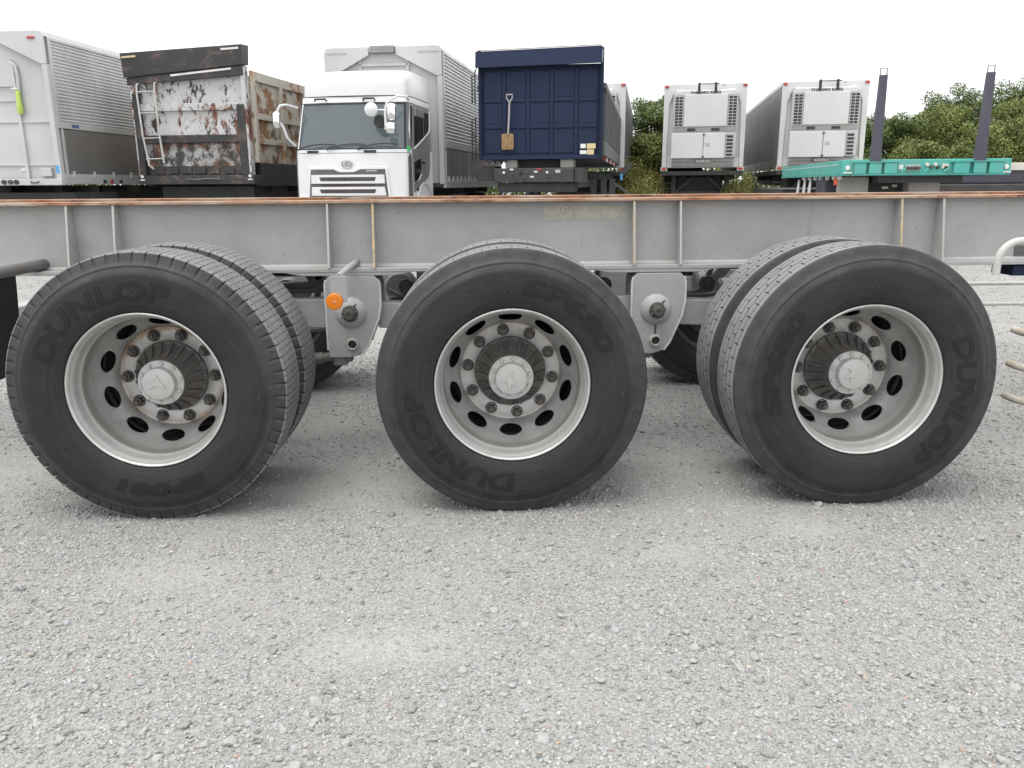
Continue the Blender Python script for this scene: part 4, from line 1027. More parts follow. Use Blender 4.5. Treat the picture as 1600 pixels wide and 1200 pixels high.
for (u0, u1) in ((.06, .28), (1.83, 2.07)): fplate('bumper_chrome', 'chrome', [(u0, .93), (u1, .93), (u1, 1.0), (u0, 1.0)], -.03, .04, T, .008)
bm_ = fplate('bumper', 'cab_white', [(.04, .42), (2.11, .42), (2.11, .925), (.04, .925)], -.05, .05, T, .02)
for u in (.14, 1.72): fplate('headlight', 'lamp_glass', [(u, .66), (u+.29, .66), (u+.29, .84), (u, .84)], .03, .058, bm_, .01)
# wipers
for u in (.10, .66, 1.24):
    y = lambda z: cab_section(z)-.03
    rod([(u, y(1.83)+.02, 1.83), (u+.06, y(1.87), 1.875), (u+.26, y(1.91), 1.915)], .012, 'wiper_arm', 'black_paint', T)
    rod([(u+.04, y(1.87)-.01, 1.868), (u+.30, y(1.92)-.005, 1.925), (u+.52, y(1.935), 1.938), (u+.72, y(1.92), 1.925)], .010, 'wiper_blade', 'black_paint', T)
bx('dash_sensor', 'grille_dark', T, .82, .92, .17, .20, 1.97, 2.10, .01)
# mirrors: chrome cluster on white hoops
def mirror(u, s):
    y = .10
    h = rod([(u-s*.02, .38, 2.70), (u+s*.02, y+.05, 2.735), (u-s*.10, y-.12, 2.735), (u-s*.28, y-.20, 2.62), (u-s*.31, y-.22, 2.5), (u-s*.31, y-.22, 2.16)] if s > 0 else
            [(u+.02, .36, 2.60), (u-.08, y-.05, 2.63), (u-.17, y-.1, 2.61), (u-.21, y-.12, 2.52), (u-.20, y-.12, 2.36), (u-.12, y-.10, 2.22), (u-.08, y-.06, 2.05), (u+.0, y+.1, 1.92)], .022, 'mirror_hoop', 'cab_white', T)
    def shell(c, w, hh, d, nm):
        g = G(); g.lathe([(0, -d), (.55, -d*.85), (.85, -d*.45), (1, 0), (.97, d*.5), (0, d*.55)], 24)
        for v in g.bm.verts:
            a, b = v.co.x, v.co.z; q = max(abs(a), abs(b)); r_ = math.hypot(a, b); f = 1 if r_ < 1e-6 else (r_/q)**.6
            v.co = Vector((c[0]+a*f*w*.92, c[1]+v.co.y, c[2]+b*f*hh*.92))
        return g.out(nm, 'chrome', h, smooth=True, ang=60)
    if s > 0:
        shell((u-.20, y-.22, 2.46), .090, .165, .065, 'mirror_shell'); shell((u-.22, y-.24, 2.19), .095, .108, .06, 'mirror_shell')
        rod([(u-.55, y-.24, 2.50), (u-.31, y-.22, 2.49), (u-.21, y-.2, 2.48)], .014, 'mirror_arm', 'chrome', h)
        g = G(); g.lathe([(0, -.05), (.08, -.042), (.115, -.018), (.122, .0), (.115, .012), (0, .014)], 28, (u-.55, y-.27, 2.50)); g.out('round_mirror', 'cab_white', h, smooth=True)
        g = G(); g.lathe([(0, -.02), (.11, -.015), (.12, .0), (0, .006)], 24, (u-.44, y-.12, 2.31)); g.out('under_mirror', 'black_paint', h, smooth=True)
    else:
        shell((u-.225, y-.16, 2.36), .075, .165, .06, 'mirror_shell')
mirror(CW, 1); mirror(0, -1)
g = G(); g.lathe([(0, -.02), (.045, -.018), (.05, .0), (.045, .03), (0, .035)], 16, (CW-.02, .22, 1.845)); g.out('corner_tab', 'green_plastic', T, smooth=True)
# interior hint and rear of cab
bx('cab_interior', 'black_paint', T, .12, CW-.12, .75, 1.9, 1.2, 2.6); bx('dashboard', 'grille_dark', T, .14, CW-.14, .22, .7, 1.7, 1.86)
bx('cab_back', 'cab_side_grey', T, .06, CW-.06, 1.951, 1.99, .95, 2.85)
Tb = bpy.data.objects.new('cargo_box', None)
def lorry_box():
    W_ = 2.47; off = CW/2-W_/2
    before = set(bpy.data.objects)
    wing_box(T, W_, 2.30, 7.4, 1.24, 3.93, 1.95, 24)
    for o in [o for o in bpy.data.objects if o not in before and o.parent == T]: o.location.x += off
    for u in (.74, 1.74): bx('front_post', 'van_white', T, u+off-.03, u+off+.03, 2.36, 2.398, 1.24, 3.8, .006)
    bx('wind_deflector_rail', 'van_white', T, off+.7, off+1.8, 2.36, 2.398, 3.56, 3.62, .006)
    bx('top_housing', 'van_grey_panel', T, off+1.00, off+1.50, 2.24, 2.40, 3.80, 3.94, .012)
    for a in (.05, 1.98): bx('gable_lamp', 'lamp_glass', T, off+a, off+a+.44, 2.285, 2.294, 3.80, 3.83)
lorry_box(); bpy.data.objects.remove(Tb)
under(T, 2.15, 9.6, 1.14, .3, False); bogies(T, 2.15, (6.6, 7.8))
for u in (-.15, 2.2): bx('fuel_tank' if u > 1 else 'battery_box', 'dark_steel', T, u, u+.1, 3.2, 4.4, .5, 1.0, .02)

# ---------- D: blue dump trailer
D = thing('dump_trailer', (-.11, 13.70, 0), R(-11.5), 'dark blue dump trailer with panelled front and a shovel hung on it', 'trailer', 'trailers parked behind the grey chassis')
W = 2.42
bx('front_panel', 'blue_dark', D, .06, W-.06, .07, .12, 1.74, 3.42)
ubs = [.07, .50, .965, 1.43, 1.905, W-.07]; zbs = [1.76, 2.30, 2.79, 3.36]
for u in ubs[1:-1]: bx('front_rib', 'blue_paint', D, u-.035, u+.035, .045, .069, 1.76, 3.36, .012)
for z in zbs[1:-1]:
    for a, b in zip(ubs, ubs[1:]): bx('front_crossrib', 'blue_paint', D, a+.037, b-.037, .040, .069, z-.04, z+.04, .012)
for i, (a, b) in enumerate(zip(ubs, ubs[1:])):
    for k, (c, d_) in enumerate(zip(zbs, zbs[1:])): bx('panel', 'blue_paint', D, a+.045, b-.045, .060, .0695, c+.045, d_-.045, .003)
bx('front_sill', 'blue_paint', D, .0, W, .015, .12, 1.68, 1.757, .008)
for u0, u1 in ((0, .06), (W-.06, W)): bx('corner_post', 'blue_dark', D, u0, u1, .0, .14, 1.70, 3.70, .008)
g = G(); g.hexa([(-.03, -.14, 3.37), (W-.03, -.14, 3.40), (W-.03, -.003, 3.42), (-.03, -.003, 3.39), (-.03, -.10, 3.67), (W-.03, -.10, 3.71), (W-.03, .30, 3.73), (-.03, .30, 3.69)]); g.out('visor', 'blue_paint', D, .01)
g = G(); g.bar((-.02, -.104, 3.683), (W-.05, -.104, 3.722), .01, .012); g.out('visor_edge', 'rust_brown', D)
g = G(); g.bar((W-.03, -.02, 3.42), (W-.02, -.03, 3.66), .02, .02); g.out('edge_strip', 'van_white', D)
bx('post_clip', 'white_print', D, W-.055, W-.015, -.04, -.01, 3.5, 3.6)
ld = rod([(-.055, -.02, 1.64), (-.055, -.04, 1.72), (-.055, -.04, 2.48)], .013, 'side_ladder', 'black_paint', D); rod([(-.13, -.02, 1.66), (-.13, -.02, 2.46)], .013, 'ladder_stile', 'black_paint', ld)
ld2 = rod([(-.055, -.04, 2.72), (-.055, -.04, 3.30), (-.03, -.0, 3.38)], .013, 'side_ladder', 'black_paint', D); rod([(-.12, -.02, 2.74), (-.12, -.02, 3.26)], .013, 'ladder_stile', 'black_paint', ld2)
for i in range(12): rod([(-.055, -.04, 1.72+i*.066), (-.13, -.02, 1.72+i*.066)], .008, 'rung', 'black_paint', ld)
for i in range(8): rod([(-.055, -.04, 2.78+i*.066), (-.12, -.02, 2.78+i*.066)], .008, 'rung', 'black_paint', ld2)
bx('paper_label', 'white_print', D, 2.00, 2.10, .012, .0145, 1.88, 1.96); bx('paper_label', 'white_print', D, 1.99, 2.12, .012, .0145, 1.77, 1.84)
bx('paper_label', 'yellow_sticker', D, 2.12, 2.29, .012, .0145, 1.87, 1.965); bx('paper_label', 'yellow_sticker', D, 2.13, 2.26, .012, .0145, 1.76, 1.855)
for s, u in ((1, W), (-1, 0)):
    a, b = sorted((u-s*.06, u-s*.01)); bx('side_wall', 'dump_grey', D, a, b, .14, 9.0, 1.74, 3.05)
    for z0, z1 in ((2.98, 3.08), (1.74, 2.02)):
        a, b = sorted((u-s*.009, u+s*.05)); bx('side_rail', 'dump_grey', D, a, b, .142, 9.0, z0, z1, .008)
    for v in np.arange(.35, 9.0, .62):
        a, b = sorted((u-s*.008, u+s*.065)); bx('side_post', 'dump_grey', D, a, b, float(v), float(v)+.09, 2.021, 2.979, .008)
    for i in range(7):
        a, b = sorted((u-s*.0, u+s*.03)); bx('side_lamp', 'red_lens' if i % 2 == 0 else 'white_print', D, a, b, .7+i*.9, .86+i*.9, 1.66, 1.735)
for i in range(9): bx('chain_tab', 'blue_dark', D, .18+i*.045, .20+i*.045, .03, .06, 1.60+.02*(i % 3), 1.679)
bx('tail_wall', 'dump_grey', D, .06, W-.06, 8.9, 8.98, 1.74, 3.0); bx('tub_floor', 'dark_steel', D, .06, W-.06, .12, 8.9, 1.70, 1.738)
bx('rubber_pad', 'pad_grey', D, .50, .74, .12, .6, 1.52, 1.679, .01); bx('rubber_pad', 'pad_grey', D, 1.60, 1.86, .12, .6, 1.52, 1.679, .01)
bx('hoist_box', 'black_paint', D, .74, 1.60, .35, 1.2, 1.50, 1.679)
gn = bx('gooseneck', 'dark_steel', D, .30, 1.88, -.05, 1.4, 1.24, 1.515, .02)
bx('frame_horn', 'dark_steel', D, 1.885, 2.05, .02, 1.4, 1.24, 1.515, .01); bx('side_box', 'dark_steel', D, -.08, .295, .15, .9, 1.28, 1.56, .02)
for u, z, w, h, c in ((.62, 1.475, .07, .03, 'white_print'), (1.16, 1.475, .08, .03, 'red_lens'), (1.10, 1.43, .07, .03, 'white_print'), (1.02, 1.335, .08, .03, 'white_print'), (1.52, 1.42, .10, .06, 'lamp_glass')):
    bx('data_plate', c, gn, u, u+w, -.060, -.051, z, z+h)
for u, z, c in ((.50, 1.43, 'white_print'), (.67, 1.40, 'nut_steel'), (.84, 1.42, 'black_paint'), (.97, 1.43, 'nut_steel'), (1.36, 1.43, 'white_print'), (.92, 1.33, 'nut_steel'), (1.38, 1.35, 'nut_steel')):
    g = G(); g.lathe([(0, -.085), (.022, -.083), (.028, -.051)], 14, (u, 0, z)); g.out('coupling', c, gn, smooth=True)
bx('lower_beam', 'dark_steel', D, .35, 1.85, .1, 1.3, 1.05, 1.235, .02)
for u in (2.10, 2.32, 2.50): bx('support_leg', 'dark_steel', D, u, u+.12, 1.5, 1.66, .02, 1.30, .01)
g = G(); g.bar((2.55, 1.6, 1.25), (3.0, 1.6, .95), .05, .05); g.bar((.42, 1.0, 1.2), (.15, 1.0, .9), .05, .05); g.out('brace', 'nut_steel', D)
rod([(2.72, 2.4, 1.42), (2.92, 2.4, 1.62)], .06, 'roll_bar', 'nut_steel', D); bx('blue_tape', 'blue_sticker', D, 2.70, 2.76, 2.33, 2.345, 1.28, 1.42)
under(D, W, 8.8, 1.45, 1.5, False); bogies(D, W, (6.2, 7.5))
# shovel hung on the blue front
sh = thing('shovel', (-.11+.62*math.cos(R(11.5)), 13.70-.62*math.sin(R(11.5)), 0), R(-11.5), 'rusty square shovel with pale wooden D handle hung on the blue front', 'shovel')
hd = rod([(.0, -.045, 2.74), (-.055, -.045, 2.82), (-.060, -.045, 2.885), (.060, -.045, 2.885), (.055, -.045, 2.82), (.0, -.045, 2.74)], .014, 'handle', 'shaft_wood', sh)
rod([(.0, -.045, 2.75), (-.012, -.045, 2.45), (-.030, -.045, 2.16)], .019, 'shaft', 'shaft_wood', sh)
g = G(); R_ = []
for z, w, c in ((2.165, .085, .010), (2.15, .118, .012), (2.0, .120, .022), (1.90, .118, .016), (1.868, .112, .010)):
    R_.append([(-.045+w*t_, -.045-c*(1-t_*t_)+.02+(2.16-z)*.02, z) for t_ in np.linspace(-1, 1, 7)])
g.sheet(R_); bl = g.out('blade', 'shovel_rust', sh); sm_ = bl.modifiers.new('thick', 'SOLIDIFY'); sm_.thickness = .006
rod([(-.034, -.035, 2.20), (-.040, -.045, 2.05)], [.022, .010], 'socket', 'shovel_rust', sh)

# ---------- refrigerated trailers
def reefer(loc, rz, label):
    r = thing('refrigerated_trailer', loc, rz, label, 'trailer', 'refrigerated trailers at the back of the yard'); W = 2.42; zb, zt = 1.60, 4.08; L = 11.5
    bx('front_wall', 'reefer_white', r, .02, W-.02, .06, .14, zb+.06, zt-.02)
    g = G(); g.prism([(.0, zb+.05), (.12, zb+.05), (.14, 2.4), (.17, 3.5), (.30, 3.86), (.55, 3.92), (W-.55, 3.92), (W-.30, 3.86), (W-.17, 3.5), (W-.14, 2.4), (W-.12, zb+.05), (W, zb+.05), (W, zt-.03), (W-.03, zt), (.03, zt), (0, zt-.03)], -.02, .059); g.out('front_frame', 'reefer_white', r, .015)
    bx('roof', 'van_silver', r, .01, W-.01, .06, L, zt-.019, zt+.012, .01)
    for s, u in ((1, W), (-1, 0)):
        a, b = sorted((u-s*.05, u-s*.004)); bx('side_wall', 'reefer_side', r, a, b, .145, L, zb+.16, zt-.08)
        rows = []
        n = 130
        for i in range(n+1):
            v = .16+(L-.2)*i/n; 
            for f, dd in ((0, 0), (.25, .008), (.75, .008)): rows.append((v+f*(L-.2)/n, dd))
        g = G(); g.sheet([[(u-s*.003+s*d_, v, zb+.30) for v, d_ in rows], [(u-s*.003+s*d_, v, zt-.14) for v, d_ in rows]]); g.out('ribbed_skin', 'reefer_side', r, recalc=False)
        a, b = sorted((u-s*.03, u+s*.012)); bx('top_rail', 'van_silver', r, a, b, .06, L, zt-.13, zt-.02, .008); bx('sill_rail', 'van_grey_panel', r, a, b, .06, L, zb+.0, zb+.28, .008)
        a, b = sorted((u-s*.13, u-s*.01)); bx('lower_corner', 'reefer_white', r, a, b, -.035, -.021, zb+.08, 2.26, .004)
        bx('top_marker', 'red_lens', r, min(a, b), max(a, b), -.05, -.021, zt-.10, zt-.035, .006)
        bx('low_marker', 'red_lens', r, min(a, b)-.01, max(a, b)+.01, -.05, -.021, zb+.0, zb+.055, .006); bx('marker_plate', 'cream_paint', r, min(a, b)-.04, max(a, b)+.04, -.020, .0, zb-.03, zb+.08)
    # the cooling unit
    un = bx('unit_body', 'van_silver', r, .28, W-.26, -.22, .05, 1.95, 3.84, .03)
    bx('unit_cowl', 'reefer_white', r, .34, W-.34, -.26, -.05, 3.70, 3.90, .05)
    bx('upper_panel', 'reefer_white', un, .60, 1.86, -.275, -.221, 2.84, 3.76, .02)
    for u0 in (.32, 1.88):
        lv = bx('louvre', 'louvre_frame', un, u0, u0+.26, -.252, -.221, 2.84, 3.74, .006)
        for i in range(10):
            for j in range(2): bx('louvre_opening', 'louvre_dark', lv, u0+.022+j*.118, u0+.120+j*.118, -.2555, -.2525, 2.868+i*.085, 2.932+i*.085)
    bx('dark_band', 'van_grey_panel', un, .30, W-.28, -.245, -.221, 2.70, 2.835)
    for u in (.72, 1.42): bx('band_slot', 'louvre_dark', un, u, u+.24, -.262, -.246, 2.72, 2.80, .006)
    bx('lower_door', 'reefer_white', un, .26, 1.20, -.29, -.221, 1.93, 2.66, .018); bx('lower_door', 'reefer_white', un, 1.215, 1.84, -.29, -.221, 1.93, 2.66, .018)
    lv = bx('louvre', 'louvre_frame', un, 1.855, 2.09, -.27, -.221, 1.95, 2.64, .006)
    for i in range(6): bx('louvre_opening', 'louvre_dark', lv, 1.88, 2.065, -.274, -.2705, 1.99+i*.105, 2.06+i*.105)
    bx('door_badge', 'louvre_frame', un, 1.26, 1.40, -.294, -.291, 2.27, 2.37)
    for z in (2.60, 1.96): bx('door_latch', 'dark_steel', un, 1.18, 1.25, -.305, -.291, z, z+.03)
    text_front('unit_lettering', 'THERMO KING', W/2, -.264, 3.775, .105, 'dark_print', un, 1.25, .004)
    for u in (.98, 1.46): bx('lamp_bracket', 'louvre_dark', r, u, u+.07, -.29, -.19, 3.80, zt+.01, .006)
    rod([(.98, -.26, zt-.03), (1.6, -.26, zt-.03)], .014, 'bracket_rod', 'dark_steel', r); bx('roof_lamp', 'lamp_glass', r, 1.72, 1.76, -.05, -.021, zt-.06, zt-.02)
    bx('front_sill', 'van_silver', r, .14, W-.14, -.045, .05, zb+.07, 1.94, .01); bx('lower_bar', 'van_grey_panel', r, .30, W-.30, -.09, -.046, zb+.10, zb+.24, .02)
    pl = bx('number_plate', 'pad_grey', r, 1.0, 1.48, -.16, -.145, 1.80, 1.92)
    for i in range(5): bx('plate_mark', 'white_print', pl, 1.03+i*.085, 1.09+i*.085, -.163, -.1605, 1.83, 1.89)
    bx('bed_beam', 'dark_steel', r, .0, W, .0, L, zb-.16, zb-.035, .01)
    for u in (.30, W-.48): bx('stand_post', 'nut_steel', r, u, u+.16, .9, 1.06, .02, zb-.165, .01)
    g = G(); g.bar((.47, .98, .95), (1.0, .98, zb-.2), .06, .06); g.out('stand_brace', 'nut_steel', r); g = G(); g.bar((W-.49, .98, .95), (W-1.0, .98, zb-.2), .06, .06); g.out('stand_brace', 'nut_steel', r)
    bx('stand_tie', 'nut_steel', r, .46, W-.48, .92, 1.02, .86, .95); bx('equipment_box', 'louvre_dark', r, .5, W-.5, 1.2, 2.2, .8, zb-.2)
    for q in range(2): rod([(-.02, .5, 1.05+q*.16), (.30, .5, 1.05+q*.16)], .02, 'rail_tube', 'nut_steel', r)
    under(r, W, L-.3, zb-.16, 1.2, False); bogies(r, W, (8.4, 9.7))
    return r
rf = reefer((5.50, 22.64, 0), R(-13.2), 'white refrigerated trailer standing alone between the weeds, black brackets over its cooling unit')
r2 = copy_tree(rf); r2.location = (8.84, 21.92, 0); r2.rotation_euler.z = R(-12.6); r2['label'] = 'refrigerated trailer with long silver side, behind the teal flatbed'
r3 = copy_tree(rf); r3.location = (1.86, 22.55, 0); r3.rotation_euler.z = R(-11.5); r3['label'] = 'refrigerated trailer mostly hidden behind the blue dump trailer'
for v in range(6): rod([(-.02, 4.6+v*.32, .82), (-.02, 4.75+v*.32, 1.42)], .014, 'ladder_rod', 'nut_steel', r2)

# ---------- teal flatbed
F = thing('flatbed_trailer', (5.62, 10.09, 0), R(-12), 'teal flatbed trailer with two tall dark stakes at its front', 'trailer', 'trailers parked behind the grey chassis')
W = 2.45
fb = bx('front_beam', 'teal_paint', F, 0, W, 0, .16, 1.31, 1.555, .012)
for u0, u1 in ((.17, .34), (.385, .57), (.61, .80), (1.62, 1.84), (1.90, 2.08), (2.12, 2.32)): bx('stake_socket', 'teal_paint', F, u0, u1, -.07, -.002, 1.335, 1.505, .01)
for u0, u1 in ((.15, .82), (1.58, 2.34)): bx('socket_lip', 'teal_paint', F, u0, u1, -.082, -.002, 1.508, 1.522); bx('socket_lip', 'teal_paint', F, u0, u1, -.082, -.002, 1.318, 1.332)
for u in (.475, 1.99):
    g = G(); g.hexa([(u-.075, -.06, 1.50), (u+.075, -.06, 1.50), (u+.075, .06, 1.50), (u-.075, .06, 1.50), (u-.055, -.05, 2.80), (u+.055, -.05, 2.80), (u+.055, .04, 2.80), (u-.055, .04, 2.80)])
    st = g.out('stake', 'stake_paint', F, .008)
    rod([(u-.048, -.0, 2.79), (u-.048, -.0, 2.90), (u+.048, 0, 2.90), (u+.048, 0, 2.79)], .012, 'lifting_loop', 'loop_steel', st)
for u0, u1, z0, z1, c in ((.83, .90, 1.40, 1.47, 'white_print'), (.93, 1.15, 1.38, 1.47, 'louvre_frame'), (1.46, 1.56, 1.41, 1.48, 'cream_paint')): bx('connector_plate', c, fb, u0, u1, -.014, -.001, z0, z1, .004)
for u, z, c in ((.96, 1.42, 'dark_steel'), (1.02, 1.42, 'nut_steel'), (1.07, 1.42, 'dark_steel'), (1.12, 1.42, 'nut_steel'), (1.24, 1.47, 'cream_paint'), (1.30, 1.43, 'nut_steel'), (1.40, 1.43, 'dark_steel'), (1.52, 1.42, 'black_paint'), (1.36, 1.47, 'cream_paint')):
    g = G(); g.lathe([(0, -.055), (.024, -.052), (.030, -.015)], 14, (u, 0, z)); g.out('coupling', c, fb, smooth=True)
for u in (.08, W-.07):
    g = G(); g.lathe([(0, -.030), (.03, -.028), (.038, -.002)], 16, (u, 0, 1.43)); g.out('front_lamp', 'white_print', fb, smooth=True); bx('lamp_tray', 'white_print', fb, u-.06, u+.06, -.05, -.001, 1.345, 1.365)
for u in (.86, 1.19, 1.48):
    g = G(); g.bar((u, -.05, 1.37), (u+.07, -.05, 1.42), .02, .03); g.out('lever', 'teal_paint', fb)
bx('deck', 'dark_steel', F, .06, W-.06, .165, 6.2, 1.50, 1.54)
for s, u in ((-1, 0), (1, W)):
    a, b = sorted((u, u-s*.05)); sd = bx('side_rail', 'teal_paint', F, a, b, .165, 6.3, 1.33, 1.55, .008)
    for i in range(30):
        v = .35+i*.195; a, b = sorted((u+s*.001, u+s*.004)); bx('lashing_hole', 'white_print', sd, a, b, v, v+.07, 1.475, 1.50)
    a, b = sorted((u-s*.0, u+s*.02)); bx('rail_lip', 'teal_paint', F, a, b, .17, 6.3, 1.31, 1.328)
for v in (3.0, 3.6, 4.3):
    rod([(.05+.02*math.sin(q*.5), v+.16*math.cos(R(q*20)), .80+.46*math.sin(R(q*20))) for q in range(0, 10)], .020, 'wheel_hoop', 'white_print', F)
for v in (.45, .85, 1.4, 2.0, 2.5, 3.1, 3.7):
    g = G(); g.lathe([(0, -.05), (.035, -.045), (.04, .0)], 12, (.06, v, 1.285)); g.out('lashing_ring', 'white_print', F, smooth=True)
bx('leg_box', 'pad_grey', F, .11, .56, .6, .86, .4, 1.30, .015); bx('leg_box', 'pad_grey', F, 1.18, 1.66, .6, .86, .4, 1.30, .015)
bx('side_lamp', 'orange_lens', F, .0, .05, .5, .56, 1.17, 1.28); bx('tool_box', 'stake_paint', F, .04, .34, 1.5, 2.3, .9, 1.26, .02)
bx('belly_box', 'black_paint', F, .57, 1.17, .9, 2.5, .7, 1.30); bx('gooseneck', 'dark_steel', F, .6, 1.85, .2, 6, 1.20, 1.309)
bx('belly_plate', 'cream_paint', F, .84, .94, .885, .898, 1.10, 1.14); bx('belly_plate', 'cream_paint', F, 1.0, 1.08, .885, .898, 1.13, 1.17)
bx('lower_deck', 'dark_steel', F, .02, W-.02, 6.25, 12, .92, 1.06); bogies(F, W, (9, 10.3))
# ---------- trailer whose front corner shows at the right edge
H = thing('flatbed_trailer', (10.05, 15.0, 0), R(-12), 'dark flatbed trailer with cream deck edge and orange lamps, right of the teal one', 'trailer', 'trailers parked behind the grey chassis')
bx('deck_edge', 'cream_paint', H, -.25, 2.5, 0, 11, 1.44, 1.60, .01); bx('front_beam', 'stake_paint', H, -.15, 2.4, .05, .25, 1.18, 1.435, .01); bx('bumper_beam', 'dark_steel', H, -.55, 2.3, -.35, .02, .80, 1.16, .03)
for u in (-.42, -.28):
    g = G(); g.lathe([(0, -.40), (.045, -.39), (.055, -.352)], 16, (u, 0, 1.05)); g.out('round_lamp', 'orange_lens', H, smooth=True)
for q in range(2): rod([(-1.65, -.3, .98-.14*q), (-.55, -.3, .98-.14*q)], .016, 'step_rail', 'nut_steel', H)
for q in range(3): rod([(-1.6+q*.45, -.3, .75), (-1.25+q*.45, -.3, 1.1)], .014, 'step_rail', 'nut_steel', H)
bx('side_frame', 'dark_steel', H, -1.7, -.5, .0, .1, .72, 1.18)
under(H, 2.4, 10.8, 1.40, .4, True); bogies(H, 2.4, (8, 9.3))

# ------------------------------------------------------------------ trees and weeds
def leaf_mat(name, a, b, c):
    m, t, bs = _begin(name)
    at = _n(t, 'ShaderNodeAttribute', attribute_name='hue'); sp = _n(t, 'ShaderNodeSeparateColor'); t.links.new(at.outputs['Color'], sp.inputs[0])
    k = _mix(t, sp.outputs[0], a, b); k = _mix(t, _math(t, 'MULTIPLY', sp.outputs[1], 1.0), k, c)
    t.links.new(k, bs.inputs['Base Color']); bs.inputs['Roughness'].default_value = .6; bs.inputs['Specular IOR Level'].default_value = .3
    MAT[name] = m
leaf_mat('foliage_dark', (.060, .096, .030), (.125, .175, .055), (.21, .235, .07))
leaf_mat('foliage_olive', (.088, .120, .034), (.175, .215, .06), (.28, .285, .085))
leaf_mat('weed_leaf', (.15, .17, .05), (.25, .26, .08), (.36, .33, .12))
paint('bark', (.06, .048, .036), .85, 0, (.1, .09, .07), .5, 9, .3, .4)
def leaf_cloud(blobs, n, size, seed, flat=.5):
    r = np.random.default_rng(seed)
    w = np.array([b[3]**2 for b in blobs]); bi = r.choice(len(blobs), n, p=w/w.sum())
    B = np.array(blobs)
    d = r.normal(size=(n, 3)); d /= np.linalg.norm(d, axis=1)[:, None]
    lump = 1+.22*np.sin(d[:, 0]*7+bi*1.7)*np.sin(d[:, 1]*6+bi)*np.cos(d[:, 2]*8+bi*.6)
    rad = r.power(4.5, n)*B[bi, 3]*lump*(1+.10*r.normal(size=n))
    P = B[bi, :3]+d*rad[:, None]*np.array([1, 1, .82])
    s = size*r.uniform(.6, 1.5, n)
    nrm = d*.7+r.normal(size=(n, 3))*.8+np.array([0, 0, .5]); nrm /= np.linalg.norm(nrm, axis=1)[:, None]
    t = np.cross(nrm, r.normal(size=(n, 3))); t /= np.linalg.norm(t, axis=1)[:, None]; bt = np.cross(nrm, t)
    a = t*s[:, None]; b_ = bt*(s*flat)[:, None]
    V = np.stack([P-a, P-b_*.8+a*.1, P+a, P+b_*.8+a*.1], 1).reshape(-1, 3)
    F = np.arange(4*n).reshape(n, 4)
    hue = np.clip(.45+.18*r.normal(size=n)+.42*np.sin(bi*2.3), 0, 1); yel = np.clip(r.normal(.10, .16, n)+.18*(np.sin(bi*5.1) > .6), 0, .8)
    return V, F, hue, yel
def leaf_obj(name, parts, mat, parent):
    V, F, hu, ye = parts; me = npmesh(name, V, F)
    a = me.color_attributes.new('hue', 'FLOAT_COLOR', 'POINT') if False else me.attributes.new('hue', 'FLOAT_COLOR', 'FACE')
    a.data.foreach_set('color', np.stack([hu, ye, hu*0, hu*0+1], 1).astype(np.float32).ravel())
    return link(name, me, mat, parent)
def tree(x, y, h, w, seed, mat, label, group='trees on the bank behind the yard', n=30000, leaf=.055):
    r = random.Random(seed)
    t = thing('tree', (x, y, 0), r.uniform(0, 6), label, 'tree', group)
    g = G(); lean = r.uniform(-.3, .3); top = Vector((lean, r.uniform(-.2, .2), h*.78))
    g.tube([(0, 0, -.1), (lean*.2, 0, h*.25), (lean*.6, .05, h*.5), tuple(top)], [.16, .13, .09, .04], 8)
    blobs = [(lean, 0, h*.80, w*.30), (lean*.6, 0, h*.5, w*.5)]
    for i in range(26):
        a = r.uniform(0, 6.28); zz = h*r.uniform(.18, .86); q = w*(.62-.38*(zz/h)**2)*r.uniform(.5, 1.0)
        c = (lean*zz/h+q*math.cos(a), q*math.sin(a), zz); blobs.append((*c, w*r.uniform(.15, .29)))
        g.tube([(lean*.5*zz/h, 0, zz*.62), (c[0]*.6, c[1]*.6, zz*.85), c], [.05, .035, .012], 5)
    for i in range(7):
        a = r.uniform(0, 6.28); blobs.append((lean+w*.35*math.cos(a), w*.35*math.sin(a), h*r.uniform(.78, .95), w*r.uniform(.10, .20)))
    g.out('trunk', 'bark', t)
    leaf_obj('crown', leaf_cloud(blobs, n, leaf, seed), mat, t)
    return t
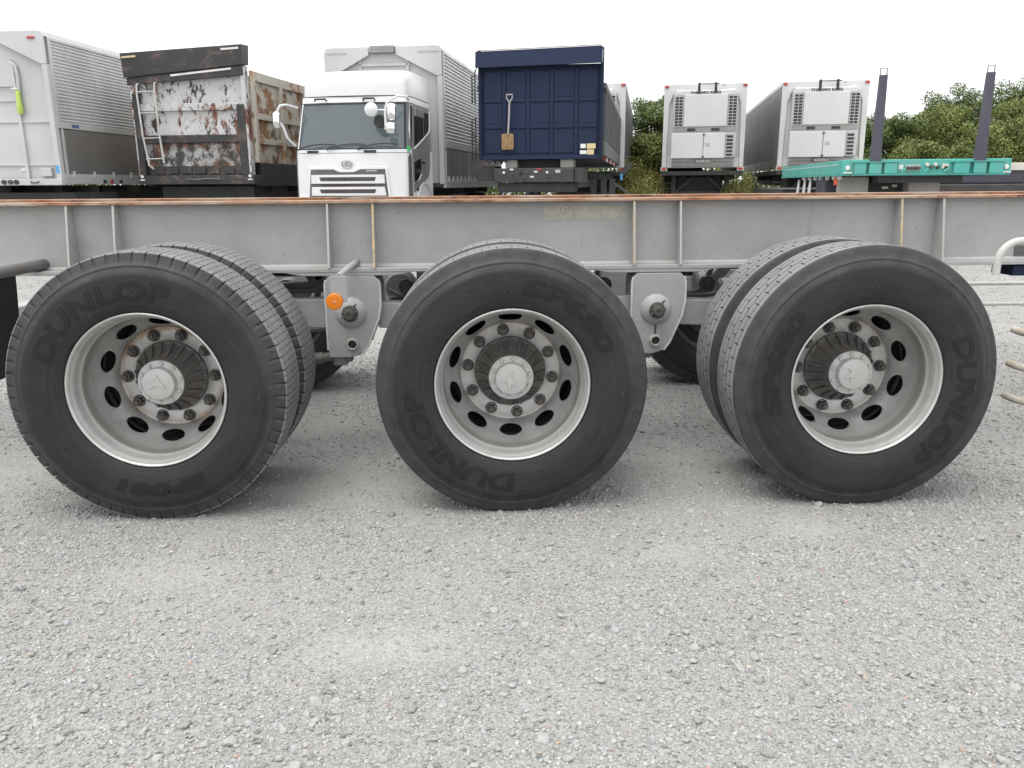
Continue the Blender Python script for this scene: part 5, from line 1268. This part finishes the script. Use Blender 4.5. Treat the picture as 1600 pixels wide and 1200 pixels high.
spec = [  # x, y, height, width, seed, material, label
    (7.5, 33.5, 5.2, 2.3, 1, 'foliage_dark', 'dark bushy tree between the blue dump trailer and the lone refrigerated trailer'),
    (9.3, 36.5, 5.5, 2.4, 2, 'foliage_dark', 'tree rising just behind the left edge of the lone refrigerated trailer'),
    (6.9, 30.0, 3.3, 1.9, 3, 'foliage_olive', 'low olive bush behind the tall weeds'),
    (7.6, 28.0, 2.4, 1.5, 14, 'foliage_olive', 'small olive shrub beside the lone refrigerated trailer'),
    (17.9, 36.5, 4.3, 2.2, 4, 'foliage_dark', 'small dark tree in the gap between silver trailer and first teal trailer stake'),
    (20.0, 37.0, 4.4, 2.4, 5, 'foliage_dark', 'dark tree just right of the first teal trailer stake'),
    (18.2, 31.0, 2.9, 2.0, 15, 'foliage_olive', 'low olive bush just above the teal deck, nearer the first stake'),
    (21.0, 36.0, 4.4, 2.4, 18, 'foliage_olive', 'rounded tree midway between the two stakes'),
    (22.5, 37.5, 5.0, 2.5, 7, 'foliage_olive', 'tall pale tree between the stakes, a little left of the second'),
    (24.9, 41.0, 5.9, 3.1, 19, 'foliage_dark', 'dark tree far behind, rising left of the second stake'),
    (24.6, 38.0, 6.0, 2.9, 8, 'foliage_dark', 'tallest dark tree right behind the second stake'),
    (20.4, 31.0, 3.5, 2.3, 6, 'foliage_olive', 'rounded olive tree low behind the foot of the second stake'),
    (22.6, 32.0, 4.1, 2.5, 9, 'foliage_olive', 'bright olive tree low at the right edge of the view'),
    (24.4, 34.5, 5.0, 2.5, 10, 'foliage_olive', 'pale tree just right of the second stake'),
    (27.0, 37.5, 6.0, 3.0, 11, 'foliage_dark', 'tall dark tree at the right edge of the view'),
]
for sp in spec: tree(*sp)
def weeds(x, y, rad, h, n, seed, label):
    r = np.random.default_rng(seed); t = thing('weed_clump', (x, y, 0), 0, label, 'weeds')
    a = r.uniform(0, 6.28, n); q = rad*np.sqrt(r.random(n)); bx_, by_ = q*np.cos(a), q*np.sin(a)
    H = h*r.uniform(.45, 1.0, n)*(1-.35*(q/rad)**2); ln = r.normal(0, .16, (n, 2))*H[:, None]; w = r.uniform(.008, .02, n); th = r.uniform(0, 3.14, n)
    V = []; 
    for f, k in ((0, 1), (.5, .8), (.85, .4)):
        cx = bx_+ln[:, 0]*f*f; cy = by_+ln[:, 1]*f*f; z = H*f
        V += [np.stack([cx-w*k*np.cos(th), cy-w*k*np.sin(th), z], 1), np.stack([cx+w*k*np.cos(th), cy+w*k*np.sin(th), z], 1)]
    V = np.stack(V, 1).reshape(-1, 3); b = np.arange(n)*6
    F = np.concatenate([np.stack([b, b+1, b+3, b+2], 1), np.stack([b+2, b+3, b+5, b+4], 1)])
    hu = r.random(n); ye = np.clip(r.normal(.3, .25, n), 0, 1)
    leaf_obj('blades', (V, F, np.tile(hu, 2), np.tile(ye, 2)), 'weed_leaf', t)
    blobs = [(r.normal(0, rad*.45), r.normal(0, rad*.45), h*r.uniform(.3, .85), h*.16) for _ in range(9)]
    leaf_obj('leaves', leaf_cloud(blobs, int(n*1.2), .045, seed+50, .4), 'weed_leaf', t)
r_ = np.random.default_rng(77)
wb = [(x_, 52+2*math.sin(x_*.3), r_.uniform(.3, 2.0), r_.uniform(1.3, 2.0)) for x_ in np.arange(-75, 76, 1.3)]
wo = leaf_obj('woodland', leaf_cloud(wb, 60000, .16, 78, .6), 'foliage_dark', None); wo['kind'] = 'stuff'; wo['label'] = 'low dark belt of scrub along the far side of the yard'
weeds(5.15, 24.2, .85, 2.3, 1500, 1, 'tall yellow green weeds left of the lone refrigerated trailer')
weeds(4.9, 22.4, .5, 1.5, 700, 5, 'shorter weeds in front of the tall yellow green ones')
weeds(7.95, 22.6, .42, 1.75, 800, 2, 'upright green weed clump right of the lone refrigerated trailer')
weeds(7.55, 22.9, .3, 1.2, 300, 3, 'small weeds under the lone refrigerated trailer corner')
weeds(15.4, 29.0, 1.2, 2.0, 1200, 4, 'yellowish weeds at the foot of the slope behind the first stake')
